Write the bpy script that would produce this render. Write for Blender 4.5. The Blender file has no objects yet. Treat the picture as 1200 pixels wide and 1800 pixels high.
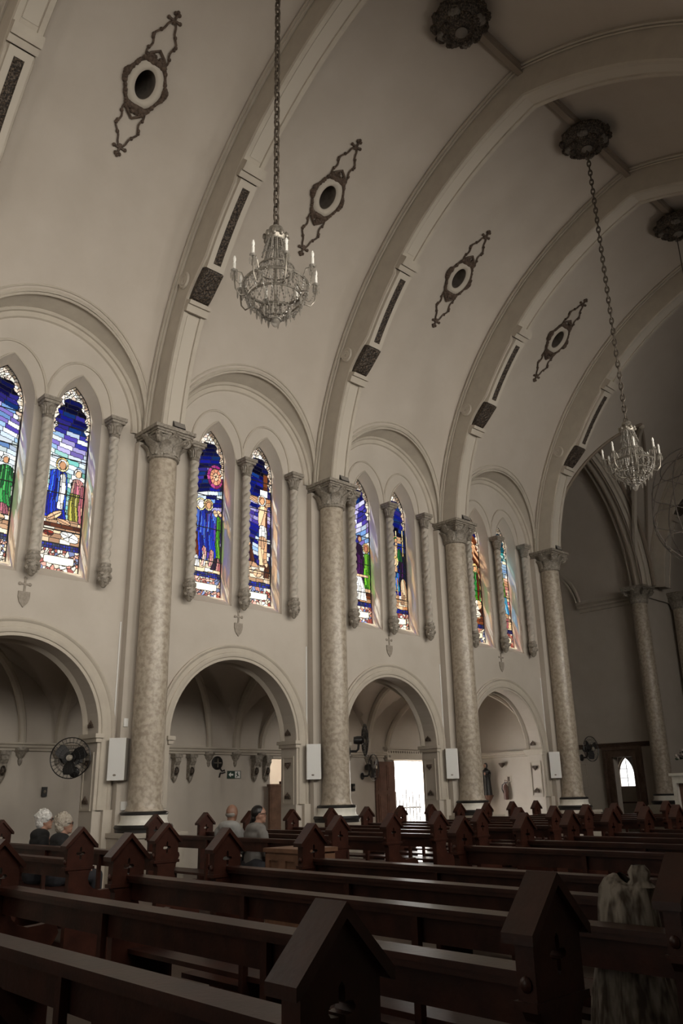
import bpy, math, random
import numpy as np
from mathutils import Vector, Matrix
from mathutils.geometry import tessellate_polygon

R_ = math.radians
scene = bpy.context.scene
COL = scene.collection
PI = math.pi

# ------------------------------------------------------------------ camera, sky, daylight, exposure
# world axes: x runs along the nave towards the altar, y towards the stained-glass wall, z up
cam_d = bpy.data.cameras.new('camera'); cam = bpy.data.objects.new('camera', cam_d); COL.objects.link(cam)
cam_d.sensor_fit = 'VERTICAL'; cam_d.sensor_height = 24.0; cam_d.sensor_width = 16.0
cam_d.lens = 1445.8 / 1800 * 24.0
cam_d.clip_start = 0.05; cam_d.clip_end = 300
_yaw, _pit, _rol = R_(46.41), R_(18.87), R_(-1.186)
_f = Vector((math.cos(_yaw) * math.cos(_pit), math.sin(_yaw) * math.cos(_pit), math.sin(_pit)))
_r = Vector((math.sin(_yaw), -math.cos(_yaw), 0)); _u = _r.cross(_f)
_r2 = _r * math.cos(_rol) + _u * math.sin(_rol); _u2 = -_r * math.sin(_rol) + _u * math.cos(_rol)
_m = Matrix.Identity(4)
for i in range(3):
    _m[i][0], _m[i][1], _m[i][2] = _r2[i], _u2[i], -_f[i]
_m[0][3], _m[1][3], _m[2][3] = 0.0, 0.0, 1.5
cam.matrix_world = _m
scene.camera = cam

world = bpy.data.worlds.new('World'); scene.world = world; world.use_nodes = True
_bg = world.node_tree.nodes['Background']
_bg.inputs[0].default_value = (1.0, 0.985, 0.96, 1); _bg.inputs[1].default_value = 15.0

vs = scene.view_settings
vs.view_transform = 'Standard'; vs.look = 'None'; vs.exposure = 0.0; vs.gamma = 1.0
vs.use_curve_mapping = False

S = 4.4104                       # bay length
X1 = 7.656                       # first column seen
YC = 6.82                        # ridge of the nave
YW = 13.38                       # face of the stained-glass wall
YB = 16.5                        # back wall of the side aisle
def colx(k): return X1 + S * k
def bayx(b): return X1 + S * (b - 0.5) - 0.05
X_REAR, X_END = colx(-4), 36.0
def mir(y): return 2 * YC - y

def area_light(name, loc, target, sx, sy, energy, color=(1, 0.935, 0.83), spread=PI):
    d = bpy.data.lights.new(name, 'AREA'); d.shape = 'RECTANGLE'; d.size = sx; d.size_y = sy
    d.energy = energy; d.color = color; d.spread = spread
    o = bpy.data.objects.new(name, d); COL.objects.link(o); o.location = loc
    o.rotation_euler = (Vector(target) - Vector(loc)).to_track_quat('-Z', 'Y').to_euler()
    return o
_sd = bpy.data.lights.new('sun_offscreen', 'SUN'); _sd.energy = 85; _sd.angle = R_(1.0); _sd.color = (1, 0.97, 0.93)
_so = bpy.data.objects.new('sun_offscreen', _sd); COL.objects.link(_so)
_so.rotation_euler = Vector((0.60, -0.25, -0.76)).to_track_quat('-Z', 'Y').to_euler()
# daylight entering by the lancets of the opposite wall (one light in each glazed opening) and a light panel standing in for the unseen, unmodelled main entrance
for b, e in [(k, 138) for k in range(-3, 4)]:
    for d_ in (-0.655, 0.655):
        area_light('window_opposite_offscreen', (bayx(b) + d_, mir(YW + 0.22), 6.9), (bayx(b) + d_, 13, 6.0), 0.70, 3.1, e * 0.62, spread=R_(116))
area_light('entrance_standin_offscreen', (X_REAR + 0.02, YC, 3.2), (5, YC, 3.2), 5.0, 5.6, 100)

# ------------------------------------------------------------------ mesh helpers
class MB:
    def __init__(self): self.v = []; self.f = []
    def add(self, verts, faces, M=None):
        o = len(self.v)
        if M is not None: verts = [tuple(M @ Vector(p)) for p in verts]
        self.v += [tuple(p) for p in verts]; self.f += [tuple(i + o for i in q) for q in faces]
        return self
    def box(self, x0, x1, y0, y1, z0, z1, M=None):
        v = [(x, y, z) for z in (z0, z1) for y in (y0, y1) for x in (x0, x1)]
        return self.add(v, [(0, 2, 3, 1), (4, 5, 7, 6), (0, 1, 5, 4), (2, 6, 7, 3), (0, 4, 6, 2), (1, 3, 7, 5)], M)
    def lathe(self, prof, n=16, M=None, a0=0.0, a1=2 * PI, cap=True):
        full = abs(a1 - a0 - 2 * PI) < 1e-6; m = n if full else n + 1
        v = []; f = []
        for r, z in prof:
            for i in range(m):
                a = a0 + (a1 - a0) * i / n; v.append((r * math.cos(a), r * math.sin(a), z))
        for j in range(len(prof) - 1):
            for i in range(n):
                k = (i + 1) % m
                f.append((j * m + i, j * m + k, (j + 1) * m + k, (j + 1) * m + i))
        if cap and full:
            if prof[0][0] > 1e-5: f.append(tuple(reversed(range(m))))
            if prof[-1][0] > 1e-5: f.append(tuple((len(prof) - 1) * m + i for i in range(m)))
        return self.add(v, f, M)
    def tube(self, pts, r, n=6, closed=False, M=None, cap=True):
        pts = [Vector(p) for p in pts]; N = len(pts); v = []; f = []
        rs = r if isinstance(r, (list, tuple)) else [r] * N
        up = None
        for i, p in enumerate(pts):
            t = (pts[(i + 1) % N] - pts[i - 1]) if closed else (pts[min(i + 1, N - 1)] - pts[max(i - 1, 0)])
            if t.length < 1e-9: t = Vector((0, 0, 1))
            t.normalize()
            if up is None: up = Vector((0, 0, 1)) if abs(t.z) < 0.9 else Vector((1, 0, 0))
            a = t.cross(up)
            if a.length < 1e-6: a = t.orthogonal()
            a.normalize(); b = a.cross(t); up = b
            for k in range(n):
                c = 2 * PI * k / n
                v.append(p + (a * math.cos(c) + b * math.sin(c)) * rs[i])
        for i in range(N if closed else N - 1):
            j = (i + 1) % N
            for k in range(n):
                l = (k + 1) % n
                f.append((i * n + k, i * n + l, j * n + l, j * n + k))
        if cap and not closed:
            f.append(tuple(reversed(range(n)))); f.append(tuple((N - 1) * n + k for k in range(n)))
        return self.add([tuple(p) for p in v], f, M)
    def ball(self, c, r, nu=10, nv=6, M=None):
        if not isinstance(r, (tuple, list)): r = (r, r, r)
        T = Matrix.Translation(c) @ Matrix.Diagonal((r[0], r[1], r[2], 1))
        if M is not None: T = M @ T
        return self.lathe([(math.sin(PI * j / nv) if 0 < j < nv else 0.0, -math.cos(PI * j / nv)) for j in range(nv + 1)], nu, T, cap=False)
    def grid(self, P, M=None):
        h, w = len(P), len(P[0])
        return self.add([p for row in P for p in row],
                        [(j * w + i, j * w + i + 1, (j + 1) * w + i + 1, (j + 1) * w + i) for j in range(h - 1) for i in range(w - 1)], M)
    def strip(self, A, B, M=None): return self.grid([A, B], M)
    def plate(self, outer, holes, d0, d1, to3, M=None):
        """flat plate with holes: polygons in 2D, thickness d0..d1, to3(a, b, d) -> xyz; d1 None = single face"""
        loops = [outer] + list(holes)
        flat = [p for l in loops for p in l]
        tris = tessellate_polygon([[Vector((p[0], p[1], 0)) for p in l] for l in loops])
        n = len(flat)
        if d1 is None:
            return self.add([to3(p[0], p[1], d0) for p in flat], [tuple(t) for t in tris], M)
        v = [to3(p[0], p[1], d0) for p in flat] + [to3(p[0], p[1], d1) for p in flat]
        f = [tuple(t) for t in tris] + [tuple(i + n for i in reversed(t)) for t in tris]
        o = 0
        for l in loops:
            k = len(l)
            for i in range(k):
                j = (i + 1) % k
                f.append((o + i, o + j, o + j + n, o + i + n))
            o += k
        return self.add(v, f, M)
    def mesh(self, name, mat, smooth=False, ang=38):
        me = bpy.data.meshes.new(name); me.from_pydata(self.v, [], self.f); me.update()
        if mat: me.materials.append(mat)
        if smooth:
            me.polygons.foreach_set('use_smooth', [True] * len(me.polygons))
            me.set_sharp_from_angle(angle=R_(ang))
        return me
    def build(self, name, mat, parent=None, smooth=False, ang=38):
        return link(name, self.mesh(name, mat, smooth, ang), parent)

def link(name, me, parent=None, loc=None, rot=None, scale=None):
    o = bpy.data.objects.new(name, me); COL.objects.link(o); o.parent = parent
    if loc is not None: o.location = loc
    if rot is not None: o.rotation_euler = rot
    if scale is not None: o.scale = scale
    return o
def tag(o, label, cat, group=None, kind=None):
    o['label'] = label; o['category'] = cat
    if group: o['group'] = group
    if kind: o['kind'] = kind
    return o
def thing(name, label, cat, loc=(0, 0, 0), rz=0.0, group=None, kind=None):
    o = bpy.data.objects.new(name, None); COL.objects.link(o); o.location = loc; o.rotation_euler = (0, 0, rz)
    o.empty_display_size = 0.2
    return tag(o, label, cat, group, kind)
def copy_tree(o, parent=None):
    c = o.copy(); COL.objects.link(c); c.parent = parent
    for ch in o.children: copy_tree(ch, c)
    return c
def dup(o, loc, rz, label, group=None):
    c = copy_tree(o); c.location = loc; c.rotation_euler = (0, 0, rz); c['label'] = label
    if group: c['group'] = group
    return c
T = Matrix.Translation
def RZ(a): return Matrix.Rotation(a, 4, 'Z')
def RX(a): return Matrix.Rotation(a, 4, 'X')
def RY(a): return Matrix.Rotation(a, 4, 'Y')

# ------------------------------------------------------------------ materials
def mat(name, c1, c2=None, rough=0.8, scale=6.0, detail=4.0, bump=0.0, bscale=None, metal=0.0, spec=0.5, lo=0.35, hi=0.65, coat=0.0, stretch=None):
    m = bpy.data.materials.new(name); m.use_nodes = True
    nt = m.node_tree; b = nt.nodes['Principled BSDF']
    b.inputs['Roughness'].default_value = rough; b.inputs['Metallic'].default_value = metal
    b.inputs['Specular IOR Level'].default_value = spec
    if coat: b.inputs['Coat Weight'].default_value = coat
    b.inputs['Base Color'].default_value = (*c1, 1)
    if c2 or bump:
        tc = nt.nodes.new('ShaderNodeTexCoord')
    if c2:
        n = nt.nodes.new('ShaderNodeTexNoise'); n.inputs['Scale'].default_value = scale; n.inputs['Detail'].default_value = detail
        n.inputs['Roughness'].default_value = 0.6
        r = nt.nodes.new('ShaderNodeValToRGB')
        r.color_ramp.elements[0].position = lo; r.color_ramp.elements[1].position = hi
        r.color_ramp.elements[0].color = (*c1, 1); r.color_ramp.elements[1].color = (*c2, 1)
        if stretch:
            mp = nt.nodes.new('ShaderNodeMapping'); mp.inputs['Scale'].default_value = stretch
            nt.links.new(tc.outputs['Object'], mp.inputs['Vector']); nt.links.new(mp.outputs['Vector'], n.inputs['Vector'])
        else: nt.links.new(tc.outputs['Object'], n.inputs['Vector'])
        nt.links.new(n.outputs['Fac'], r.inputs['Fac'])
        nt.links.new(r.outputs['Color'], b.inputs['Base Color'])
    if bump:
        n2 = nt.nodes.new('ShaderNodeTexNoise'); n2.inputs['Scale'].default_value = bscale or scale * 4; n2.inputs['Detail'].default_value = 3
        bp = nt.nodes.new('ShaderNodeBump'); bp.inputs['Strength'].default_value = bump; bp.inputs['Distance'].default_value = 0.02
        nt.links.new(tc.outputs['Object'], n2.inputs['Vector']); nt.links.new(n2.outputs['Fac'], bp.inputs['Height'])
        nt.links.new(bp.outputs['Normal'], b.inputs['Normal'])
    return m
PLASTER = mat('plaster', (0.50, 0.45, 0.39), (0.54, 0.49, 0.43), 0.9, 1.3, 5, 0.05, 60)
VAULT = mat('vault_plaster', (0.49, 0.435, 0.375), (0.53, 0.475, 0.415), 0.92, 0.9, 5, 0.05, 50)
STUCCO = mat('stucco_trim', (0.47, 0.42, 0.355), (0.52, 0.47, 0.395), 0.8, 3, 4, 0.04, 60)
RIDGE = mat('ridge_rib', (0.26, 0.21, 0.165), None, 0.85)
PANEL = mat('pale_panel', (0.53, 0.48, 0.41), None, 0.85)
MARBLE = mat('mottled_marble', (0.32, 0.265, 0.205), (0.48, 0.42, 0.34), 0.35, 11, 10, 0.0, lo=0.38, hi=0.58)
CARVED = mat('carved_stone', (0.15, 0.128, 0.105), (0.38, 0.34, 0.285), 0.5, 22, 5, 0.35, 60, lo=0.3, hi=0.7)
TWIST = mat('grey_stone', (0.40, 0.365, 0.315), (0.52, 0.475, 0.415), 0.7, 9, 4, 0.1, 60)
DARKORN = mat('dark_ornament', (0.014, 0.009, 0.006), (0.15, 0.11, 0.078), 0.6, 34, 3, 0.5, 60, lo=0.46, hi=0.66)
BROWNORN = mat('brown_ornament', (0.055, 0.036, 0.026), (0.13, 0.09, 0.065), 0.7, 18, 4, 0.2, 50)
EMBLEM = mat('emblem_paint', (0.27, 0.235, 0.195), (0.36, 0.315, 0.265), 0.8, 18)
WHITE = mat('white_enamel', (0.78, 0.78, 0.76), None, 0.45)
GREYSIDE = mat('grey_casing', (0.22, 0.20, 0.18), None, 0.6)
BLACK = mat('black_metal', (0.010, 0.009, 0.009), None, 0.4)
WIRE = mat('wire_metal', (0.09, 0.075, 0.065), None, 0.4, metal=0.6)
SHAFT = mat('raw_vent_shaft', (0.16, 0.135, 0.11), (0.22, 0.19, 0.16), 0.95, 6)
WOOD = mat('pew_wood', (0.024, 0.0075, 0.0045), (0.056, 0.0175, 0.0105), 0.42, 5, 6, 0.06, 40, spec=0.3)
WOODRAIL = mat('pew_rail_wood', (0.024, 0.0075, 0.0045), (0.056, 0.0175, 0.0105), 0.38, 4, 6, 0.05, 40, spec=0.4)
CABWOOD = mat('cabinet_wood', (0.13, 0.065, 0.038), (0.21, 0.11, 0.065), 0.45, 6, 6, 0.05, 40)
DOORWOOD = mat('door_wood', (0.10, 0.048, 0.032), (0.17, 0.085, 0.058), 0.5, 5, 6, 0.05, 40)
FRAMEWOOD = mat('frame_wood', (0.075, 0.045, 0.03), (0.13, 0.085, 0.06), 0.5, 5)
FLOOR = mat('floor_stone', (0.060, 0.043, 0.033), (0.105, 0.08, 0.062), 0.42, 2.2, 5, 0.03, 20)
BRASS = mat('aged_brass', (0.20, 0.18, 0.15), (0.34, 0.31, 0.265), 0.38, 20, metal=0.6)
CHAIN = mat('chain_metal', (0.07, 0.055, 0.042), (0.14, 0.115, 0.09), 0.5, 30, metal=0.4)
CANDLE = mat('candle_white', (0.72, 0.70, 0.65), None, 0.5)
STONEW = mat('white_marble', (0.72, 0.70, 0.63), (0.82, 0.80, 0.73), 0.4, 8)
LEAD = mat('lead_came', (0.010, 0.010, 0.012), None, 0.6)
SKIN = mat('skin', (0.33, 0.18, 0.125), (0.37, 0.21, 0.15), 0.55, 20)
SKIN2 = mat('skin_tanned', (0.22, 0.115, 0.075), (0.26, 0.14, 0.095), 0.45, 20)
HAIRW = mat('white_hair', (0.55, 0.54, 0.52), (0.70, 0.69, 0.67), 0.6, 40, 4, 0.6, 70)
HAIRG = mat('grey_blond_hair', (0.30, 0.26, 0.21), (0.50, 0.45, 0.38), 0.6, 40, 4, 0.6, 70)
HAIRB = mat('black_hair', (0.006, 0.005, 0.005), None, 0.4)
SHIRTG = mat('grey_shirt', (0.27, 0.27, 0.265), (0.31, 0.31, 0.30), 0.9, 12)
SHIRTD = mat('dark_grey_blouse', (0.16, 0.15, 0.14), (0.20, 0.19, 0.18), 0.9, 12)
COATB = mat('black_coat', (0.010, 0.010, 0.011), None, 0.85)
TROUS = mat('dark_trousers', (0.02, 0.02, 0.025), None, 0.9)
CREAM = mat('cream_collar', (0.7, 0.68, 0.62), None, 0.8)
GREEN = mat('sign_green', (0.006, 0.035, 0.02), None, 0.5)
RED = mat('extinguisher_red', (0.10, 0.042, 0.03), None, 0.35)
LEAFG = mat('flower_leaf', (0.018, 0.035, 0.015), None, 0.6)
PETAL = mat('flower_petal', (0.45, 0.40, 0.38), None, 0.6)
CLOTH = mat('patterned_cloth', (0.07, 0.055, 0.043), (0.30, 0.275, 0.235), 0.95, 9, 2, 0.2, 40, lo=0.38, hi=0.60, stretch=(2.6, 2.6, .7))
CONCRETE = mat('yard_concrete', (0.55, 0.54, 0.52), (0.62, 0.61, 0.59), 0.9, 3)

def glassy(name, col, alpha, rough=0.08):
    m = bpy.data.materials.new(name); m.use_nodes = True; nt = m.node_tree
    b = nt.nodes['Principled BSDF']; b.inputs['Base Color'].default_value = (*col, 1); b.inputs['Roughness'].default_value = rough
    b.inputs['Alpha'].default_value = alpha; b.inputs['Specular IOR Level'].default_value = 1.0
    return m
CRYSTAL = glassy('crystal', (0.30, 0.275, 0.24), 0.55)
BULB = glassy('frosted_bulb', (0.85, 0.83, 0.78), 0.95, 0.3)
def pane_mat(name, attr=None, col=(0.9, 0.9, 0.9)):
    m = bpy.data.materials.new(name); m.use_nodes = True; nt = m.node_tree
    nt.nodes.remove(nt.nodes['Principled BSDF']); out = nt.nodes['Material Output']
    tr = nt.nodes.new('ShaderNodeBsdfTransparent'); gl = nt.nodes.new('ShaderNodeBsdfGlossy'); gl.inputs['Roughness'].default_value = 0.25
    mx = nt.nodes.new('ShaderNodeMixShader'); mx.inputs[0].default_value = 0.04
    if attr:
        a = nt.nodes.new('ShaderNodeAttribute'); a.attribute_name = attr; nt.links.new(a.outputs['Color'], tr.inputs['Color'])
    else: tr.inputs['Color'].default_value = (*col, 1)
    nt.links.new(tr.outputs[0], mx.inputs[1]); nt.links.new(gl.outputs[0], mx.inputs[2]); nt.links.new(mx.outputs[0], out.inputs['Surface'])
    return m
STAINED = pane_mat('stained_glass', 'Col')
CLEARP = pane_mat('pale_glass', None, (0.14, 0.14, 0.14))
# ------------------------------------------------------------------ outlines
def arc(cx, cz, r, a0, a1, n):
    return [(cx + r * math.cos(a0 + (a1 - a0) * i / n), cz + r * math.sin(a0 + (a1 - a0) * i / n)) for i in range(n + 1)]
def arch_outline(cx, r, cz, zb, n=28):            # jambs and round head, from bottom right round to bottom left
    return [(cx + r, zb)] + arc(cx, cz, r, 0, PI, n) + [(cx - r, zb)]
def lancet(cx, a, zb, zs, h, n=10):               # pointed window, closed polygon
    R = (a * a + h * h) / (2 * a); c = a - R; t = math.asin(min(1, h / R))
    right = [(cx + c + R * math.cos(t * i / n), zs + R * math.sin(t * i / n)) for i in range(n + 1)]
    left = [(2 * cx - x, z) for x, z in reversed(right[:-1])]
    return [(cx + a, zb)] + right + left + [(cx - a, zb)]
def pointed(x, c, a, zs, h):
    R = (a * a + h * h) / (2 * a)
    return zs + math.sqrt(max(0, R * R - (abs(x - c) + R - a) ** 2))
VR, VO, VZ = 8.332, -1.853, 7.446                 # nave vault: pointed section made of two arcs
def v_z(o): return VZ + math.sqrt(max(0, VR * VR - (o - VO) ** 2))
def v_o(z): return VO + math.sqrt(max(0, VR * VR - (z - VZ) ** 2))
def v_pt(phi, depth=0.0):                         # point on the section (offset from ridge, height), depth into the nave
    r = VR - depth
    return VO + r * math.cos(phi), VZ + r * math.sin(phi)

LOW_R, LOW_Z = 1.5, 2.55                          # arcade arch
LUN_R, LUN_Z = 2.0, 8.2                           # lunette in the vault
WIN = dict(a=0.46, zb=5.12, zs=8.2, h=0.86)
GLA = dict(a=0.372, zb=5.31, zs=8.22, h=0.72)
WDX = (-0.655, 0.655)
TC, TA, TZ, TH = 24.52, 3.08, 8.2, 4.73           # transept vault

def struct(name, mb, m, label, cat, smooth=False, parent=None):
    o = mb.build(name, m, parent, smooth)
    if parent is None: tag(o, label, cat, kind='structure')
    return o

# floor
mb = MB(); mb.grid([[(x, y, 0) for x in (X_REAR - .4, X_END + .4)] for y in (mir(18.4), 18.4)])
struct('floor', mb, FLOOR, 'dark brown stone church floor under the pews', 'floor')
mb = MB().box(23.4, X_END, 2.0, 12.1, 0.003, 0.22).box(23.75, X_END, 2.35, 11.95, 0.22, 0.42)
struct('floor', mb, FLOOR, 'raised stepped sanctuary floor beyond the pews', 'floor')

# nave walls: round arcade arches below, pairs of lancets above
def wall_side(side, bays, windows=True):
    f = (lambda y: y) if side == 'left' else mir
    mb = MB()
    for b in bays:
        c = bayx(b); x0 = colx(b - 1); x1 = colx(b)
        outer = [(x0, 0), (c - LOW_R, 0)] + list(reversed(arch_outline(c, LOW_R, LOW_Z, 0)))[1:-1] + [(c + LOW_R, 0), (x1, 0), (x1, 10.7), (x0, 10.7)]
        holes = [lancet(c + d, **WIN) for d in WDX]
        mb.plate(outer, holes, YW, None, lambda a, z, d: (a, f(d), z))
        low = [(x0, 0), (c - LOW_R, 0)] + list(reversed(arch_outline(c, LOW_R, LOW_Z, 0)))[1:-1] + [(c + LOW_R, 0), (x1, 0), (x1, 5.0), (x0, 5.0)]
        mb.plate(low, [], YW + 0.47, None, lambda a, z, d: (a, f(d), z))
        o = arch_outline(c, LOW_R, LOW_Z, 0)
        mb.strip([(a, f(YW), z) for a, z in o], [(a, f(YW + 0.47), z) for a, z in o])
        for d in WDX:                              # splayed window reveals and sloping sill
            A = lancet(c + d, **WIN); B = lancet(c + d, **GLA)
            mb.strip([(a, f(YW), z) for a, z in A + A[:1]], [(a, f(YW + 0.24), z) for a, z in B + B[:1]])
            mb.strip([(a, f(YW + 0.24), z) for a, z in B + B[:1]], [(a, f(YW + 0.40), z) for a, z in B + B[:1]])
    return mb
mb = wall_side('left', range(-3, 4))
struct('wall_left', mb, PLASTER, 'pale plaster nave wall pierced by round arches and paired stained windows', 'wall', smooth=False)
mb = wall_side('right', range(-3, 4))
for b in range(-3, 4): pass
struct('wall_right', mb, PLASTER, 'plaster nave wall opposite the stained-glass wall', 'wall')

# nave vault with a lunette over every bay and the taller transept openings
def z_low(x):
    z = 7.85
    for b in range(-3, 4):
        d = abs(x - bayx(b))
        if d < LUN_R: z = max(z, LUN_Z + math.sqrt(LUN_R ** 2 - d * d))
    if TC - TA < x < TC + TA: z = max(z, pointed(x, TC, TA, TZ, TH))
    return z
xs = set([X_REAR, X_END])
for b in range(-3, 4):
    for i in range(25): xs.add(round(bayx(b) - LUN_R * math.cos(PI * i / 24), 4))
for i in range(33): xs.add(round(TC - TA * math.cos(PI * i / 32), 4))
for k in range(-4, 4): xs.add(round(colx(k), 4))
xs |= {29.0, 32.0}
xs = sorted(xs)
mb = MB(); NV = 22; VENT = (.175, .255); MED_PHI = R_(47.4)
for sgn in (1, -1):
    P = []
    for x in xs:
        om = v_o(z_low(x))
        P.append([(x, YC + sgn * om * (1 - (1 - t / NV) ** 1.25), v_z(om * (1 - (1 - t / NV) ** 1.25))) for t in range(NV + 1)])
    cut = []
    if sgn > 0:                                     # real openings for the four vent medallions
        for b in range(4):
            xm = colx(b - 1) + S / 2
            i0 = max(i for i, x in enumerate(xs) if x < xm - .30); i1 = min(i for i, x in enumerate(xs) if x > xm + .30)
            t0 = min(max(t for t in range(NV + 1) if P[i][t][1] - YC < 3.30) for i in range(i0, i1 + 1))
            t1 = max(min(t for t in range(NV + 1) if P[i][t][1] - YC > 4.20) for i in range(i0, i1 + 1))
            cut.append((i0, i1, t0, t1))
            loop = [P[i][t0] for i in range(i0, i1)] + [P[i1][t] for t in range(t0, t1)] + [P[i][t1] for i in range(i1, i0, -1)] + [P[i0][t] for t in range(t1, t0, -1)]
            flat = [(p[0], VR * math.atan2(p[2] - VZ, p[1] - YC - VO)) for p in loop]
            hole = [(xm + VENT[0] * math.cos(2 * PI * k / 36), VR * MED_PHI + VENT[1] * math.sin(2 * PI * k / 36)) for k in range(36)]
            mb.plate(flat, [hole], 0, None, lambda a, q, d: (a, YC + VO + VR * math.cos(q / VR), VZ + VR * math.sin(q / VR)))
    w_ = NV + 1
    mb.add([p for row in P for p in row], [(i * w_ + t, i * w_ + t + 1, (i + 1) * w_ + t + 1, (i + 1) * w_ + t) for i in range(len(xs) - 1) for t in range(NV)
           if not any(i0 <= i < i1 and t0 <= t < t1 for i0, i1, t0, t1 in cut)])
struct('ceiling', mb, VAULT, 'pale pointed barrel vault over the nave', 'ceiling', smooth=True)
mb = MB().box(X_REAR - 0.5, X_END + .5, mir(YW) - 0.3, YW + 0.3, 15.9, 16.1)
struct('roof', mb, VAULT, 'roof slab above the nave vault', 'roof')

# lunette soffits
mb = MB()
for f in (lambda y: y, mir):
    for b in range(-3, 4):
        c = bayx(b); A = []; B = []
        for i in range(25):
            t = PI * i / 24; x = c - LUN_R * math.cos(t); z = LUN_Z + LUN_R * math.sin(t)
            A.append((x, f(YC + v_o(z)), z)); B.append((c - 1.86 * math.cos(t), f(YW), LUN_Z + 1.86 * math.sin(t)))
        mb.strip(A, B)
struct('trim_1', mb, STUCCO, 'curved soffits of the wall arches above the paired windows', 'arch soffit', smooth=True)

# arch mouldings
def arch_sweep(mb, c, cz, prof, zb, y0, f=lambda y: y, n=40):
    """prof: (radius, projection towards the nave); follows jambs from zb and the round head"""
    rows = []
    for r, p in prof:
        row = []
        if zb < cz - 0.01: row.append((c + r, f(y0 - p), zb))
        row += [(x, f(y0 - p), z) for x, z in arc(c, cz, r, 0, PI, n)]
        if zb < cz - 0.01: row.append((c - r, f(y0 - p), zb))
        rows.append(row)
    mb.grid(rows)
ARCHI = [(1.80, 0.0), (1.80, 0.045), (1.77, 0.06), (1.74, 0.045), (1.73, 0.03), (1.65, 0.03), (1.64, 0.05), (1.60, 0.055), (1.56, 0.04), (1.55, 0.02), (1.50, 0.015), (1.50, 0.0)]
LUNIN = [(1.92, 0.0), (1.92, 0.10), (1.88, 0.13), (1.84, 0.10), (1.83, 0.06), (1.78, 0.05), (1.74, 0.04), (1.72, 0.0)]
for b in range(-1, 4):
    c = bayx(b)
    root = thing('trim_%d' % (b + 3), ['moulded plaster arches framing the bay beside the camera', 'moulded plaster arches framing the bay of the kneeling-figures windows', 'moulded plaster arches framing the bay of the crucifixion window',
                 'moulded plaster arches framing the bay of the ladder window', 'moulded plaster arches framing the bay of the cypress window'][b + 1], 'arch moulding', kind='structure')
    mb = MB(); arch_sweep(mb, c, LOW_Z, ARCHI, 1.31, YW); mb.build('arcade_archivolt', STUCCO, root, True)
    mb = MB(); arch_sweep(mb, c, LOW_Z, [(1.54, -.40), (1.50, -.47), (1.46, -.47), (1.44, -.44), (1.46, -.40), (1.50, -.36)], 2.56, YW); mb.build('inner_arch_moulding', STUCCO, root, True)
    mb = MB(); arch_sweep(mb, c, LUN_Z, LUNIN, LUN_Z, YW); mb.build('window_arch_moulding', STUCCO, root, True)
    for rr, tr in ((2.03, 0.035), (2.12, 0.022), (1.97, 0.025)):
        P = []
        for i in range(33):
            t = PI * i / 32; z = LUN_Z + rr * math.sin(t); P.append((c - rr * math.cos(t) * (0.985 if rr > 2 else 1), YC + v_o(z) - 0.01, z))
        MB().tube(P, tr, 6).build('lunette_roll', STUCCO, root, True)
    for d in WDX:                                    # hood moulds over each lancet
        P = [(c + d + .655 * math.cos(t), YW - 0.008, 8.36 + 0.95 * math.sin(t)) for t in [PI * i / 24 for i in range(25)]]
        MB().tube(P, 0.026, 6).build('hood_mould', STUCCO, root, True)
        o = lancet(c + d, 0.475, 8.2, 8.2, 0.88)
        MB().tube([(x, YW - 0.004, z) for x, z in o[1:-1]], 0.018, 6).build('lancet_edge_roll', STUCCO, root, True)
    for s in (-1, 1):                                # jamb pilasters under the arcade arch
        xj = c + s * LOW_R
        MB().box(c + s * 1.66, c + s * 1.83, YW - 0.075, YW, 0, 1.31).build('jamb_plinth', PANEL, root)
        mb = MB().box(xj - 0.05, xj + 0.05, YW - 0.06, YW + 0.50, 2.40, 2.47).box(xj - 0.08, xj + 0.08, YW - 0.09, YW + 0.53, 2.47, 2.54)
        mb.build('impost', STUCCO, root)
        mb = MB().box(xj - 0.022, xj + 0.022, YW + 0.06, YW + 0.41, 1.30, 1.34).box(xj - 0.022, xj + 0.022, YW + 0.06, YW + 0.41, 2.20, 2.24)
        mb.box(xj - 0.022, xj + 0.022, YW + 0.06, YW + 0.09, 1.34, 2.2).box(xj - 0.022, xj + 0.022, YW + 0.38, YW + 0.41, 1.34, 2.2)
        mb.build('jamb_panel_frame', STUCCO, root)
        if s > 0:
            for zz, hh in ((2.10, -1), (1.42, 1), (2.66, 1)):
                mb = MB()
                for k in range(-2, 3):
                    mb.ball((xj - 0.028, YW + 0.235 + k * 0.034, zz + hh * (0.07 - 0.022 * abs(k))), (0.02, 0.02, 0.05 - 0.008 * abs(k)), 6, 5)
                mb.box(xj - 0.035, xj - 0.01, YW + 0.15, YW + 0.32, zz - 0.012, zz + 0.012)
                mb.build('jamb_emblem', BROWNORN, root, True)

# pier strips behind the columns
for k in range(-1, 4):
    mb = MB().box(colx(k) - 0.42, colx(k) + 0.42, YW - 0.16, YW + 0.02, 0, 8.0)
    tag(mb.build('trim_%d' % (k + 20), PLASTER), 'flat plaster pier strip behind a marble column', 'pier strip', 'pier strips behind the columns', 'structure')

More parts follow.
